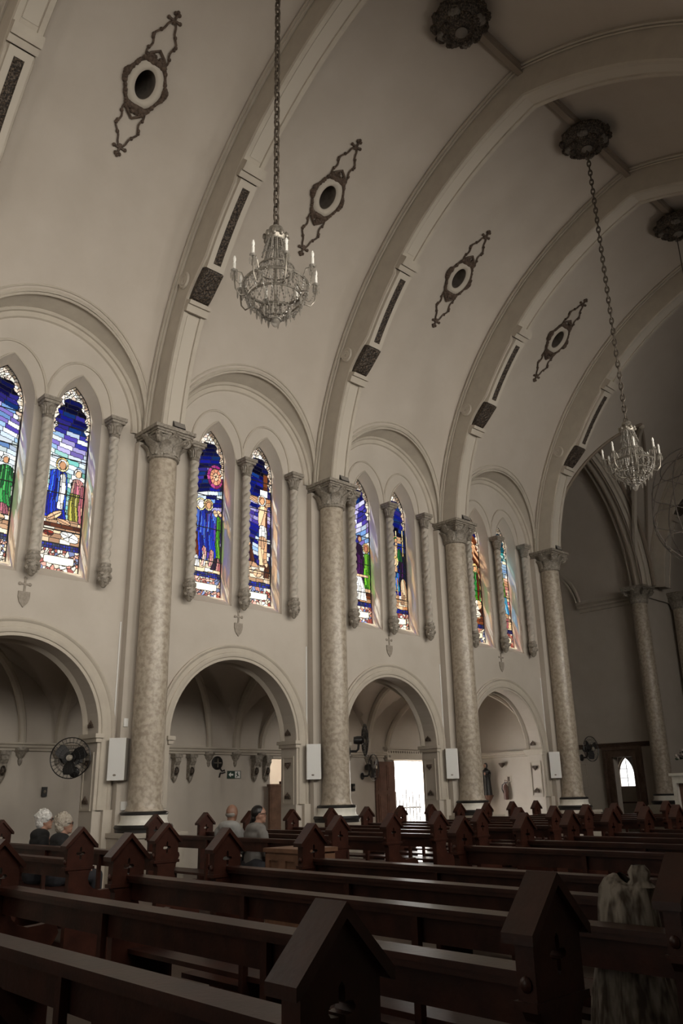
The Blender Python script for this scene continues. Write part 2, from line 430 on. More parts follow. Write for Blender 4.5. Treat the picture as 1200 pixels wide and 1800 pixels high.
# side aisles: groin vaults, back wall, end wall
def aisle(side):
    f = (lambda y: y) if side == 'left' else mir
    y0, y1 = YW + 0.47, YB; ym = (y0 + y1) / 2; hw = (y1 - y0) / 2
    mb = MB()
    for b in range(-3, 4):
        c = (colx(b - 1) + colx(b)) / 2
        P = []
        for i in range(29):
            dx = -S / 2 + S * i / 28; row = []
            for j in range(25):
                dy = -hw + 2 * hw * j / 24
                h1 = 1.85 * math.sqrt(max(0, 1 - (dx / (S / 2)) ** 2)); h2 = 1.85 * math.sqrt(max(0, 1 - (dy / hw) ** 2))
                row.append((c + dx, f(ym + dy), 2.5 + max(h1, h2)))
            P.append(row)
        mb.grid(P)
    return mb
struct('ceiling_aisle', aisle('left'), VAULT, 'groin vaults of the side aisle beyond the arches', 'ceiling', True)
struct('ceiling_aisle', aisle('right'), VAULT, 'groin vaults of the aisle behind the camera', 'ceiling', True)
XE = colx(3)
D2X0, D2X1, D2Z = 17.5, 19.0, 2.33                # street door in the aisle wall
R1X0, R1X1, R1Z = 13.12, 14.0, 2.34               # lit passage opening
mb = MB(); y3 = lambda a, z, d: (a, d, z)
outer = [(X_REAR, 0), (R1X0, 0), (R1X0, R1Z), (R1X1, R1Z), (R1X1, 0), (D2X0, 0), (D2X0, D2Z), (D2X1, D2Z), (D2X1, 0), (XE, 0), (XE, 4.6), (X_REAR, 4.6)]
mb.plate(outer, [], YB, None, y3)
for xa, xb, zt in ((D2X0, D2X1, D2Z), (R1X0, R1X1, R1Z)):
    mb.strip([(xa, YB, 0), (xa, YB, zt), (xb, YB, zt), (xb, YB, 0)], [(xa, YB + .35, 0), (xa, YB + .35, zt), (xb, YB + .35, zt), (xb, YB + .35, 0)])
mb.box(X_REAR, R1X0 - 0.6, YB + 0.35, YB + 0.4, 0, 5)
mb.add([(XE, YW + .2, 0), (XE, YB, 0), (XE, YB, 4.6), (XE, YW + .2, 4.6)], [(0, 1, 2, 3)])
# white room behind the passage
mb.add([(12.4, YB + .35, 0), (12.4, YB + 1.7, 0), (15.2, YB + 1.7, 0), (15.2, YB + .35, 0)], [(0, 1, 2, 3)])
for z in (2.9,): mb.add([(12.4, YB + .3, z), (12.4, YB + 1.7, z), (15.2, YB + 1.7, z), (15.2, YB + .3, z)], [(0, 1, 2, 3)])
mb.add([(12.4, YB + 1.7, 0), (15.2, YB + 1.7, 0), (15.2, YB + 1.7, 2.9), (12.4, YB + 1.7, 2.9)], [(0, 1, 2, 3)])
mb.add([(12.4, YB + .36, 0), (12.4, YB + 1.7, 0), (12.4, YB + 1.7, 2.9), (12.4, YB + .36, 2.9)], [(0, 1, 2, 3)])
mb.add([(15.2, YB + .36, 0), (15.2, YB + 1.7, 0), (15.2, YB + 1.7, 2.9), (15.2, YB + .36, 2.9)], [(0, 1, 2, 3)])
struct('wall_aisle', mb, PLASTER, 'plaster back wall of the side aisle behind the arches', 'wall')
mb = MB(); mb.add([(X_REAR, mir(YB), 0), (XE, mir(YB), 0), (XE, mir(YB), 4.6), (X_REAR, mir(YB), 4.6)], [(0, 1, 2, 3)])
mb.add([(XE, mir(YW + .2), 0), (XE, mir(YB), 0), (XE, mir(YB), 4.6), (XE, mir(YW + .2), 4.6)], [(0, 1, 2, 3)])
struct('wall_aisle', mb, PLASTER, 'plaster back wall of the aisle behind the camera', 'wall')
# solid rear wall without a door opening, end wall
mb = MB().box(X_REAR - 0.4, X_REAR, mir(YB) - .3, YB + .4, 0, 16)
struct('wall_rear', mb, PLASTER, 'solid rear wall of the nave', 'wall')
mb = MB().box(X_END, X_END + 0.4, mir(YB) - .3, YB + .4, 0, 16)
struct('wall_chancel', mb, PLASTER, 'end wall of the chancel far beyond the pews', 'wall')

# cornice and ribs of the side aisle
prof = [(0.0, 2.40), (0.05, 2.41), (0.06, 2.45), (0.09, 2.47), (0.10, 2.51), (0.13, 2.53), (0.13, 2.56), (0.0, 2.57)]
mb = MB()
for xa, xb in ((X_REAR, 17.15), (18.98, XE)):
    mb.grid([[(xa, YB - p, z), (xb, YB - p, z)] for p, z in prof])
mb.grid([[(XE - p, YW + .5, z), (XE - p, YB, z)] for p, z in prof])
struct('trim_10', mb, STUCCO, 'moulded cornice running along the aisle wall', 'cornice')
def rib_tube(name, p0, p1, zb, h, parent, w=0.075):
    P = []
    for i in range(21):
        t = PI * i / 20; u = (1 - math.cos(t)) / 2
        P.append((p0[0] + (p1[0] - p0[0]) * u, p0[1] + (p1[1] - p0[1]) * u, zb + h * math.sin(t)))
    o = MB().tube(P, w, 8).build(name, STUCCO, parent, True)
    return o
for b in range(0, 4):
    root = thing('trim_%d' % (30 + b), ['vault ribs of the aisle behind the white-haired couple', 'vault ribs of the aisle behind the bald man', 'vault ribs of the aisle above the open street door', 'vault ribs of the aisle above the black-robed statue'][b], 'vault ribs', kind='structure')
    xa, xb = colx(b - 1), colx(b); y0, y1 = YW + .50, YB - .03
    if b < 3: rib_tube('transverse_rib', (xb, y0), (xb, y1), 2.5, 1.80, root, 0.10)
    rib_tube('diagonal_rib', (xa + .35, y0), (xb - .75, y1), 2.5, 1.82, root)
    rib_tube('diagonal_rib', (xb - .35, y0), (xa + .75, y1), 2.5, 1.82, root)
    for xc in ((xa + .75), (xb - .75), xb):
        if xc > XE - .2: continue
        M = T((xc, YB, 2.42))
        mb = MB().lathe([(0.0, -.30), (.03, -.27), (.05, -.2), (.04, -.16), (.09, -.1), (.10, -.06), (.15, 0), (.15, .05)], 12, M, PI, 2 * PI)
        mb.build('rib_corbel', CARVED, root, True)
# ------------------------------------------------------------------ transept and chancel side
XT = TC + TA                                       # 27.6: transept wall facing the entrance
y_out = 18.3
DY0, DY1, DZ = 14.66, 15.43, 2.50                  # sacristy door
mb = MB(); x3 = lambda a, z, d: (d, a, z)
mb.plate([(13.38, 0), (DY0, 0), (DY0, DZ), (DY1, DZ), (DY1, 0), (y_out, 0), (y_out, 8.3), (13.38, 8.3)], [], XT, None, x3)
mb.strip([(XT, DY0, 0), (XT, DY0, DZ), (XT, DY1, DZ), (XT, DY1, 0)], [(XT + .3, DY0, 0), (XT + .3, DY0, DZ), (XT + .3, DY1, DZ), (XT + .3, DY1, 0)])
# west side, end wall with its gable
mb.add([(TC - TA, YW, 0), (TC - TA, y_out, 0), (TC - TA, y_out, 8.3), (TC - TA, YW, 8.3)], [(0, 1, 2, 3)])
top = [(TC - TA * math.cos(PI * i / 24), pointed(TC - TA * math.cos(PI * i / 24), TC, TA, TZ, TH)) for i in range(25)]
mb.plate([(TC - TA, 0), (TC - TA, 13.3), (TC + TA, 13.3), (TC + TA, 0)], [], y_out - .01, None, lambda a, z, d: (a, d, z))
struct('wall_transept', mb, PLASTER, 'blank plaster transept wall beside the last marble column', 'wall')
mb = MB(); P = []
for i in range(33):
    x = TC - TA * math.cos(PI * i / 32); z = pointed(x, TC, TA, TZ, TH)
    P.append([(x, YC + v_o(z), z), (x, 14.5, z), (x, y_out, z)])
mb.grid(P)
P = []
for i in range(33):
    x = TC - TA * math.cos(PI * i / 32); z = pointed(x, TC, TA, TZ, TH)
    P.append([(x, mir(YC + v_o(z)), z), (x, mir(y_out), z)])
mb.grid(P)
mb.add([(TC - TA, mir(y_out), 0), (TC + TA, mir(y_out), 0), (TC + TA, mir(y_out), 13), (TC - TA, mir(y_out), 13)], [(0, 1, 2, 3)])
for x in (TC - TA, TC + TA): mb.add([(x, mir(y_out), 0), (x, mir(YW), 0), (x, mir(YW), 8.3), (x, mir(y_out), 8.3)], [(0, 1, 2, 3)])
struct('ceiling_transept', mb, VAULT, 'pointed vault over the transept', 'ceiling', True)
mb = MB()
for f in (lambda y: y, mir):
    mb.add([(XT, f(YW), 0), (X_END, f(YW), 0), (X_END, f(YW), 8.2), (XT, f(YW), 8.2)], [(0, 1, 2, 3)])
struct('wall_chancel', mb, PLASTER, 'shadowed plaster chancel wall beyond the transept', 'wall')
# strip of wall between the last bay and the transept
mb = MB()
for f in (lambda y: y, mir): mb.box(colx(3), TC - TA, min(f(YW), f(YW + .3)), max(f(YW), f(YW + .3)), 0, 9.2)
struct('wall_pier', mb, PLASTER, 'plaster pier at the corner of the transept', 'wall')
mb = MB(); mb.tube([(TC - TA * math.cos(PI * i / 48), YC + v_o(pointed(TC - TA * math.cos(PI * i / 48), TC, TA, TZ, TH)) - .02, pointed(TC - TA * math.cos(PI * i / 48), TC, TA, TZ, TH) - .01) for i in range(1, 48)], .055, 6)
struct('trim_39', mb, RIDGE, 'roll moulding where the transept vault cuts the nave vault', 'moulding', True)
# ribs inside the transept arch
root = thing('trim_40', 'broad moulded arch band and ribs in the transept vault', 'arch band', kind='structure')
def t_arch(d, n=40):
    return [(TC - (TA - d) * math.cos(PI * i / n), pointed(TC - (TA - d) * math.cos(PI * i / n), TC, TA - d, TZ, TH - d)) for i in range(n + 1)]
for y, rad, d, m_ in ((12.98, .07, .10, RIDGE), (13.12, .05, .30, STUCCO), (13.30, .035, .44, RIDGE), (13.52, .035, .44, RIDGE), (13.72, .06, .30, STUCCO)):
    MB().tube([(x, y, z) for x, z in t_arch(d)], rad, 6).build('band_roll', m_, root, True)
for name, m_, secs in (('arch_band', STUCCO, ((0.0, 13.05), (.28, 13.08), (.40, 13.26))), ('band_panel', PANEL, ((.41, 13.30), (.41, 13.52))), ('band_back', STUCCO, ((.40, 13.55), (.28, 13.72), (0.0, 13.76)))):
    mb = MB(); mb.grid([[(x, y, z) for x, z in t_arch(d)] for d, y in secs]); mb.build(name, m_, root, True)
for (px, py) in ((24.5, 11.2),):
    P = []
    for i in range(17):
        t = i / 16; x = XT - .15 + (px - XT + .15) * t; y = 13.6 + (py - 13.6) * t
        P.append((x, y, 8.2 + (pointed(px, TC, TA, TZ, TH) - 8.3) * math.sin(PI / 2 * t) ** 0.8))
    MB().tube(P, 0.10, 6).build('vault_rib', STUCCO, root, True)
# upper cornice on the transept wall and its curved end
mb = MB()
pr = [(0.0, 7.72), (.06, 7.74), (.07, 7.84), (.16, 7.88), (.16, 7.94), (.28, 8.0), (.28, 8.10), (0, 8.12)]
mb.grid([[(XT - p, 13.5, z), (XT - p, 16.05, z)] for p, z in pr])
struct('trim_41', mb, STUCCO, 'horizontal moulding across the transept wall under the ribs', 'cornice')
mb = MB()
for rr, tr in ((1.9, 0.07), (1.75, 0.05)):
    mb.tube([(XT - .06, 16.0 + (1.9 - rr) + rr * (1 - math.cos(t)), 7.9 + rr * math.sin(t)) for t in [PI / 2 * i / 16 for i in range(17)]], tr, 6)
struct('trim_42', mb, STUCCO, 'curved moulding rising from the transept cornice', 'moulding', True)
mb = MB().grid([[(XT - p, 13.5, z + .42) , (XT - p, 17.0, z + .42)] for p, z in prof])
struct('trim_43', mb, FRAMEWOOD, 'dark wooden cornice above the sacristy door', 'cornice')

# sacristy door: heavy wooden frame, room with a bright pointed window
door = thing('door_1', 'open sacristy doorway with heavy dark wooden frame', 'doorway', kind='structure')
for i, (o, w, p) in enumerate(((0.0, .12, .10), (.12, .12, .06), (.24, .10, .13))):
    mb = MB().box(XT - p, XT, DY0 - o - w, DY0 - o, 0, DZ + o + w).box(XT - p, XT, DY1 + o, DY1 + o + w, 0, DZ + o + w).box(XT - p, XT, DY0 - o, DY1 + o, DZ + o, DZ + o + w)
    mb.build('door_frame', FRAMEWOOD, door)
XR = 29.4
mb = MB()
W = [(16.0 + a, z) for a, z in lancet(0, .33, 1.52, 1.95, .62)]
mb.plate([(13.8, 0), (17.6, 0), (17.6, 3.0), (13.8, 3.0)], [W], XR, None, x3)
mb.strip([(XR, a, z) for a, z in W + W[:1]], [(XR + .2, a, z) for a, z in W + W[:1]])
mb.add([(XT + .31, 13.8, 0), (XR, 13.8, 0), (XR, 13.8, 3), (XT + .31, 13.8, 3)], [(0, 1, 2, 3)])
mb.add([(XT + .31, 17.6, 0), (XR, 17.6, 0), (XR, 17.6, 3), (XT + .31, 17.6, 3)], [(0, 1, 2, 3)])
mb.add([(XT + .31, 13.8, 3), (XR, 13.8, 3), (XR, 17.6, 3), (XT + .31, 17.6, 3)], [(0, 1, 2, 3)])
mb.plate([(13.8, 0), (DY0, 0), (DY0, DZ), (DY1, DZ), (DY1, 0), (17.6, 0), (17.6, 3.0), (13.8, 3.0)], [], XT + .31, None, x3)
mb.add([(XT, 13.8, 0.002), (XR, 13.8, 0.002), (XR, 17.6, 0.002), (XT, 17.6, 0.002)], [(0, 1, 2, 3)])
struct('wall_sacristy', mb, PLASTER, 'plaster walls of the small room behind the sacristy door', 'wall')
w = thing('window_20', 'bright pointed window of white glass seen through the sacristy doorway', 'window', kind='structure')
MB().plate(W, [], XR + .12, None, x3).build('pane', CLEARP, w)
MB().tube([(XR + .11, a, z) for a, z in W], 0.025, 5, True).build('window_frame', FRAMEWOOD, w)
for z in (1.83, 2.15): MB().box(XR + .10, XR + .12, 15.7, 16.3, z - .008, z + .008).build('glazing_bar', LEAD, w)
MB().box(XR + .10, XR + .12, 15.99, 16.005, 1.52, 2.5).build('glazing_bar', LEAD, w)
MB().box(XR - .06, XR, 15.55, 16.45, 0.95, 1.0).build('sill_shelf', FRAMEWOOD, w)

# ------------------------------------------------------------------ ridge and transverse ribs of the nave vault
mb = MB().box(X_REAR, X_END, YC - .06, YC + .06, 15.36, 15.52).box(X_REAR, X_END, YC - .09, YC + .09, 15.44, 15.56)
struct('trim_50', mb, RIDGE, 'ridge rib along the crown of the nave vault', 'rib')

def rib_depth(a):
    a = math.degrees(a)
    if a < 24: return 0.56
    if a < 30: return 0.56 + 0.20 * ((a - 24) / 6) ** 1.6
    if a < 43: return 0.80
    return 0.72
PH0, PH1 = R_(5.3), math.atan2(v_z(0) - VZ, -VO)
def rib_sec(phi, prof):                             # prof: (dx, depth); returns list of xyz at this angle (stained-glass side)
    out = []
    for dx, d in prof:
        o, z = v_pt(phi, d); out.append((dx, o, z))
    return out
def rib_sweep(mb, x, sgn, a0, a1, n, pf):
    P = []
    for i in range(n + 1):
        phi = a0 + (a1 - a0) * i / n
        P.append([(x + dx, YC + sgn * o, z) for dx, o, z in rib_sec(phi, pf(phi))])
    mb.grid(P)
random.seed(3)
def orn_grid(mb, x, sgn, a0, a1, w, d0f, n, m, amp, rnd):
    P = []
    for i in range(n + 1):
        phi = a0 + (a1 - a0) * i / n; row = []
        for j in range(m + 1):
            e = (i in (0, n)) or (j in (0, m))
            d = d0f(phi) + (0 if e else rnd.uniform(0.2, 1.0) * amp)
            o, z = v_pt(phi, d); row.append((x - w + 2 * w * j / m, YC + sgn * o, z))
        P.append(row)
    mb.grid(P)
RIB_LAB = {-1: 'transverse vault rib crossing above the camera end of the nave', 0: 'transverse vault rib rising from the column beside the purple-sun window', 1: 'transverse vault rib rising between the crucifixion and ladder windows',
           2: 'transverse vault rib rising between the ladder and cypress windows', 3: 'transverse vault rib rising beside the transept arch', -2: 'transverse vault rib behind the camera', 4: 'transverse vault rib in the chancel'}
RIBX = {k: colx(k) for k in (-1, 0, 1, 2, 3)}; RIBX[4] = 28.0
for k, x in RIBX.items():
    root = thing('vault_rib', RIB_LAB[k], 'vault rib', kind='structure')
    a_lo, a_hi = R_(24), R_(45)
    for sgn in (1, -1):
        body = lambda phi: [(-.34, -.02), (-.34, .05), (-.30, .07), (-.29, .10), (-.265, .10), (-.255, rib_depth(phi) - .04), (-.235, rib_depth(phi)), (-.15, rib_depth(phi)), (-.14, rib_depth(phi) - .035),
                            (.14, rib_depth(phi) - .035), (.15, rib_depth(phi)), (.235, rib_depth(phi)), (.255, rib_depth(phi) - .04), (.265, .10), (.29, .10), (.30, .07), (.34, .05), (.34, -.02)]
        mb = MB(); rib_sweep(mb, x, sgn, PH0, PH1 + (0.0), 64, body); mb.build('rib_body', STUCCO, root, True, 25)
        for a, b in ((R_(5.6), R_(22.5)), (R_(46.5), PH1)):
            mb = MB(); rib_sweep(mb, x, sgn, a, b, 36, lambda phi: [(-.135, rib_depth(phi) - .036), (-.125, rib_depth(phi) - .022), (.125, rib_depth(phi) - .022), (.135, rib_depth(phi) - .036)])
            mb.build('soffit_panel', PANEL, root, True)
        for s in (-1, 1):
            for dd, rr in ((0.055, 0.03), (0.105, 0.022)):
                P = []
                for i in range(41):
                    phi = PH0 + (PH1 - PH0) * i / 40; o, z = v_pt(phi, dd); P.append((x + s * (.335 - .6 * (dd - .055)), YC + sgn * o, z))
                MB().tube(P, rr, 5).build('edge_roll', STUCCO, root, True)
        if sgn < 0 and k not in (0, 1): continue
        # console, ornament strip, and blocks
        rnd = random.Random(k * 7 + sgn)
        mb = MB(); rib_sweep(mb, x, sgn, R_(29.6), R_(43.2), 14, lambda phi: [(-.20, .70), (-.19, .87), (.19, .87), (.20, .70)]); mb.build('strip_bed', PANEL, root, True)
        mb = MB(); orn_grid(mb, x, sgn, R_(30.5), R_(42.2), .085, lambda p: .872, 44, 5, .035, rnd); mb.build('ornament_strip', DARKORN, root)
        mb = MB()
        con = lambda phi: .60 + .27 * max(0, (math.degrees(phi) - 24.6) / 4.9) ** 0.7
        orn_grid(mb, x, sgn, R_(24.6), R_(29.5), .205, con, 14, 12, .03, rnd)
        rib_sweep(mb, x, sgn, R_(24.6), R_(29.5), 8, lambda p: [(-.205, .45), (-.205, con(p))]); rib_sweep(mb, x, sgn, R_(24.6), R_(29.5), 8, lambda p: [(.205, con(p)), (.205, .45)])
        mb.build('console', DARKORN, root)
        for a, b, d in ((R_(22.9), R_(24.0), .66), (R_(24.0), R_(24.6), .72), (R_(43.4), R_(44.4), .84), (R_(44.4), R_(45.8), .90)):
            mb = MB(); rib_sweep(mb, x, sgn, a, b, 1, lambda p: [(-.245, .5), (-.245, d), (.245, d), (.245, .5)])
            for ph in (a, b):
                q = rib_sec(ph, [(-.245, .5), (-.245, d), (.245, d), (.245, .5)]); mb.add([(x + dx, YC + sgn * o, z) for dx, o, z in q], [(0, 1, 2, 3)])
            mb.build('moulding_block', STUCCO, root)
        # volute on the flank of the rib next to the console
        o, z = v_pt(R_(27.2), .30)
        for s in (-1, 1):
            P = []
            for i in range(40):
                t = 0.45 * i; r = 0.17 * (1 - i / 44)
                P.append((x + s * .272, YC + sgn * (o + r * math.cos(t)), z + r * math.sin(t)))
            MB().tube(P, 0.04, 6).build('volute', PANEL, root, True)

# ------------------------------------------------------------------ marble columns
def leaf_mesh(w, h, curl, n=6):
    A = []; 
    for i in range(n + 1):
        t = i / n; ww = w * (0.55 + 0.75 * math.sin(PI * min(1, t * .85 + .1))) * (1 if t < .85 else .75)
        out = curl * t ** 3; zz = h * (t - 0.28 * max(0, t - .75) ** 1.0)
        A.append([(out - .012, -ww, zz), (out + .018, -ww * .5, zz), (out + .006, 0, zz), (out + .018, ww * .5, zz), (out - .012, ww, zz)])
    mb = MB(); mb.grid(A); mb.grid([[(p[0] - .025, p[1], p[2]) for p in r] for r in A])
    return mb
LEAF1 = leaf_mesh(.09, .26, .14).mesh('acanthus_leaf', CARVED, True); LEAF2 = leaf_mesh(.09, .42, .20).mesh('acanthus_leaf', CARVED, True)
VOL = MB()
_P = []
for i in range(26):
    t = .5 * i; r = .11 * (1 - i / 30); _P.append((r * math.cos(t), 0, r * math.sin(t)))
VOL.tube(_P, .036, 6); VOLM = VOL.mesh('volute', CARVED, True)
BUDM = MB().ball((0, 0, 0), (.05, .07, .06), 8, 6).mesh('flower_boss', CARVED, True)
def make_column(label, loc, seen_side=True):
    t = thing('marble_column', label, 'column', loc)
    # heights are absolute: the column stands on the floor
    MB().box(-.50, .50, -.50, .40, 0, .88).box(-.53, .53, -.53, .40, .88, .95).build('plinth', STUCCO, t)
    MB().lathe([(.46, .95), (.46, 1.00), (.47, 1.0), (.49, 1.03), (.47, 1.07)], 32).build('lower_torus', BLACK, t, True)
    MB().lathe([(.45, 1.06), (.40, 1.10), (.385, 1.16), (.395, 1.22)], 32).build('scotia', STONEW, t, True)
    MB().lathe([(.385, 1.22), (.40, 1.235), (.40, 1.26), (.36, 1.28)], 32).build('upper_torus', BLACK, t, True)
    pr = [(.33, 1.28), (.305, 1.33), (.29, 1.40)] + [(.29 - .03 * (z / 10) ** 1.4 , 1.40 + .62 * z) for z in range(1, 11)]
    MB().lathe(pr, 40).build('shaft', MARBLE, t, True)
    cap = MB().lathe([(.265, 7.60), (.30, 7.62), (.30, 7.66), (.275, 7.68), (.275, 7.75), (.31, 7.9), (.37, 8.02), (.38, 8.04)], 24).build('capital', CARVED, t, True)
    for i in range(8):
        a = i * PI / 4 + .39; link('acanthus_leaf', LEAF1, cap, (.295 * math.cos(a), .295 * math.sin(a), 7.67), (0, 0, a))
        a = i * PI / 4; link('acanthus_leaf', LEAF2, cap, (.285 * math.cos(a), .285 * math.sin(a), 7.66), (0, 0, a))
    for i in range(4):
        a = i * PI / 2 + PI / 4
        link('volute', VOLM, cap, (.43 * math.cos(a), .43 * math.sin(a), 7.98), (0, 0, a))
        a = i * PI / 2; link('flower_boss', BUDM, cap, (.40 * math.cos(a), .40 * math.sin(a), 8.05), (0, 0, a))
    ab = MB().box(-.37, .37, -.37, .37, 8.04, 8.08).box(-.40, .40, -.40, .40, 8.08, 8.12).box(-.44, .44, -.44, .44, 8.12, 8.19)
    ab.build('abacus', CARVED, t)
    return t
COLL = {0: 'mottled marble column between the lying-figure window and the purple-sun window', 1: 'mottled marble column between the crucifixion window and the purple-sky window', 2: 'mottled marble column between the ladder window and the brown-rays window',
        3: 'mottled marble column between the cypress window and the transept wall'}
for k in range(4): make_column(COLL[k], (colx(k), 13.0, 0))
make_column('shadowed marble column at the far corner of the transept wall by the sacristy door', (27.25, 13.5, 0))
make_column('shadowed marble column in the chancel past the transept corner column', (29.35, 13.0, 0))

# floodlights on the capitals
fl = thing('floodlight', 'x', 'floodlight')
MB().box(-.13, .13, -.07, .08, .04, .18, RX(R_(-20))).build('lamp_housing', BLACK, fl)
MB().box(-.07, .07, -.02, .02, 0, .05).build('bracket', BLACK, fl)
MB().box(-.12, .12, -.078, -.07, .05, .17, RX(R_(-20))).build('lamp_glass', GREYSIDE, fl)
for k in range(4):
    nm = ['lying-figure and purple-sun', 'crucifixion and purple-sky', 'ladder and brown-rays', 'cypress window and transept'][k]
    lab = 'small black floodlight on the capital between ' + nm + (' windows' if k < 3 else '')
    loc = (colx(k) + .12, 12.70, 8.19)
    if k == 0: fl.location = loc; fl['label'] = lab
    else: dup(fl, loc, 0, lab)
# upper walls closing the roof space above the vaults
mb = MB()
for f in (lambda y: y, mir):
    y_ = f(YW)
    for xa, xb, za in ((X_REAR, colx(3), 10.69), (colx(3), TC - TA, 9.15), (TC + TA, X_END, 8.0)):
        mb.add([(xa, y_, za), (xb, y_, za), (xb, y_, 15.95), (xa, y_, 15.95)], [(0, 1, 2, 3)])
    mb.plate([(TC - TA, 15.95), (TC - TA, TZ)] + top[1:-1] + [(TC + TA, TZ), (TC + TA, 15.95)], [], y_, None, lambda a, z, d: (a, d, z))
struct('wall_upper', mb, PLASTER, 'plaster upper walls hidden above the vaults', 'wall')
# ------------------------------------------------------------------ stained-glass windows
CELL = 0.0125; GLASSF = 0.10
class SG:
    """a leaded light drawn as glass pieces: every piece gets an id, joints between ids become lead"""
    def __init__(self, seed):
        self.rng = np.random.RandomState(seed); a, h = GLA['a'], GLA['zs'] - GLA['zb'] + GLA['h']
        self.nu, self.nv = int(2 * a / CELL), int(h / CELL) + 1
        u = (np.arange(self.nu) + .5) * CELL - self.nu * CELL / 2; v = (np.arange(self.nv) + .5) * CELL
        self.U, self.V = np.meshgrid(u, v)
        R = (GLA['a'] ** 2 + GLA['h'] ** 2) / (2 * GLA['a'])
        zs = GLA['zs'] - GLA['zb']; top = np.maximum(0, self.V - zs)
        self.W = np.where(self.V > zs, np.sqrt(np.maximum(0, R * R - top ** 2)) - (R - a), a)   # half width at each height
        self.inside = np.abs(self.U) < self.W - .002
        self.I = np.zeros(self.U.shape, int); self.cols = [(0, 0, 0)]
    def put(self, mask, seg, col, var=.18):
        seg = np.where(mask, seg, -99999)
        for s in np.unique(seg):
            if s == -99999: continue
            c = col(int(s)) if callable(col) else col
            if isinstance(c, list): c = c[self.rng.randint(len(c))]
            k = 1 + self.rng.uniform(-var, var)
            self.cols.append(tuple(min(1, max(0, x * k)) for x in c)); self.I[seg == s] = len(self.cols) - 1
    def noise(self, n=3):
        r = self.rng; out = 0
        for _ in range(n): out = out + r.uniform(.3, 1) * np.sin(r.uniform(4, 12) * self.U + r.uniform(1, 5) * self.V + r.uniform(0, 6))
        return out / n
    def cells(self, n, sx=1.0, sy=1.0, mask=None):
        r = self.rng; pu = r.uniform(-GLA['a'], GLA['a'], n); pv = r.uniform(0, self.V.max(), n)
        if mask is not None:
            idx = np.argwhere(mask); pick = idx[r.randint(len(idx), size=n)]; pu = self.U[pick[:, 0], pick[:, 1]]; pv = self.V[pick[:, 0], pick[:, 1]]
        d = ((self.U[..., None] - pu) / sx) ** 2 + ((self.V[..., None] - pv) / sy) ** 2
        return d.argmin(-1)
    def sky(self, palette, row=.09, slope=0.15, brick=.26, wob=.035):
        s = self.V + slope * self.U + wob * self.noise(); rr = np.floor(s / row).astype(int)
        bb = np.floor((self.U + 3 + (rr * .618 % 1) * brick * 3) / brick).astype(int)
        hmax = self.V.max()
        def col(k):
            v = ((k // 100) * row) / hmax
            for lim, cs in palette:
                if v <= lim: return cs
            return palette[-1][1]
        self.put(self.inside, rr * 100 + bb, col)
    def robe(self, cx, v0, v1, w0, w1, col, fold=.05, lean=0.0):
        t = np.clip((self.V - v0) / (v1 - v0), 0, 1); c = cx + lean * t + .012 * np.sin(9 * self.V); w = w0 + (w1 - w0) * t
        m = self.inside & (self.V > v0) & (self.V < v1 - .05 * ((self.U - c) / np.maximum(w, .01)) ** 2) & (np.abs(self.U - c) < w)
        f = np.floor((self.U - c) / (fold * (.6 + .6 * (1 - t))) + .4 * np.sin(5 * self.V)).astype(int)
        g = np.floor((self.V + .05 * f) / .42).astype(int)
        self.put(m, (f + 50) * 100 + g + 10, col, .28)
    def ell(self, cx, cv, ru, rv, col, split=0, rot=0.0):
        du, dv = self.U - cx, self.V - cv; a = du * math.cos(rot) + dv * math.sin(rot); b = -du * math.sin(rot) + dv * math.cos(rot)
        m = self.inside & ((a / ru) ** 2 + (b / rv) ** 2 < 1)
        seg = np.zeros(self.U.shape, int) if not split else np.floor(np.arctan2(b, a) / (2 * PI / split)).astype(int) + 20
        self.put(m, seg, col)
    def halo(self, cx, cv, r, col): self.ell(cx, cv, r, r * 1.12, col, 7)
    def head(self, cx, cv, skin=(.62, .40, .26), hair=None, halo=None, r=.058):
        if halo: self.halo(cx, cv + .01, r * 1.65, halo)
        if hair: self.ell(cx, cv + .012, r * 1.2, r * 1.35, hair, 3)
        self.ell(cx + .008, cv - .008, r * .85, r * 1.1, skin)
    def bar(self, u0, u1, v0, v1, col, seg=.22, lean=0.0):
        c = lean * (self.V - v0); m = self.inside & (self.U > u0 + c) & (self.U < u1 + c) & (self.V > v0) & (self.V < v1)
        lng = self.V if (v1 - v0) > (u1 - u0) else self.U
        self.put(m, np.floor(lng / seg).astype(int), col)
    def frame(self):
        V, U = self.V, self.U; top = V.max()
        # carved-looking canopy round the head
        edge = np.minimum(self.W - np.abs(U), (top - V) * .55)
        lim = .085 + .03 * np.sin(V * 30) + np.maximum(0, V - (top - .62)) * .18
        m = self.inside & (V > top - 1.02) & (edge < lim)
        c = self.cells(70, mask=m); self.put(m, c, [(.95, .93, .86), (.88, .84, .76), (.92, .80, .72), (.80, .70, .62), (.97, .96, .92)])
        # blue dashed border
        m = self.inside & (self.W - np.abs(U) < .022) & (V < top - 1.0)
        self.put(m, np.floor(V / .05).astype(int) * 2 + (U > 0), lambda k: [(.03, .04, .45), (.05, .08, .60), (.25, .30, .8)])
        # inscription panel
        m = self.inside & (V < .40); self.put(m, self.cells(80, mask=m), [(.75, .45, .38), (.85, .80, .70), (.35, .40, .60), (.92, .88, .80), (.80, .55, .48), (.50, .20, .18)])
        m = self.inside & ((np.abs(U) / .285) ** 6 + ((V - .205) / .075) ** 6 < 1); self.put(m, (U > .4).astype(int), (.96, .92, .80), 0)
        m = self.inside & (V >= .40) & (V < .50); self.put(m, np.floor(U / .05).astype(int) * 2 + (V > .45), lambda k: [(.03, .03, .30), (.05, .08, .50), (.10, .12, .22)])
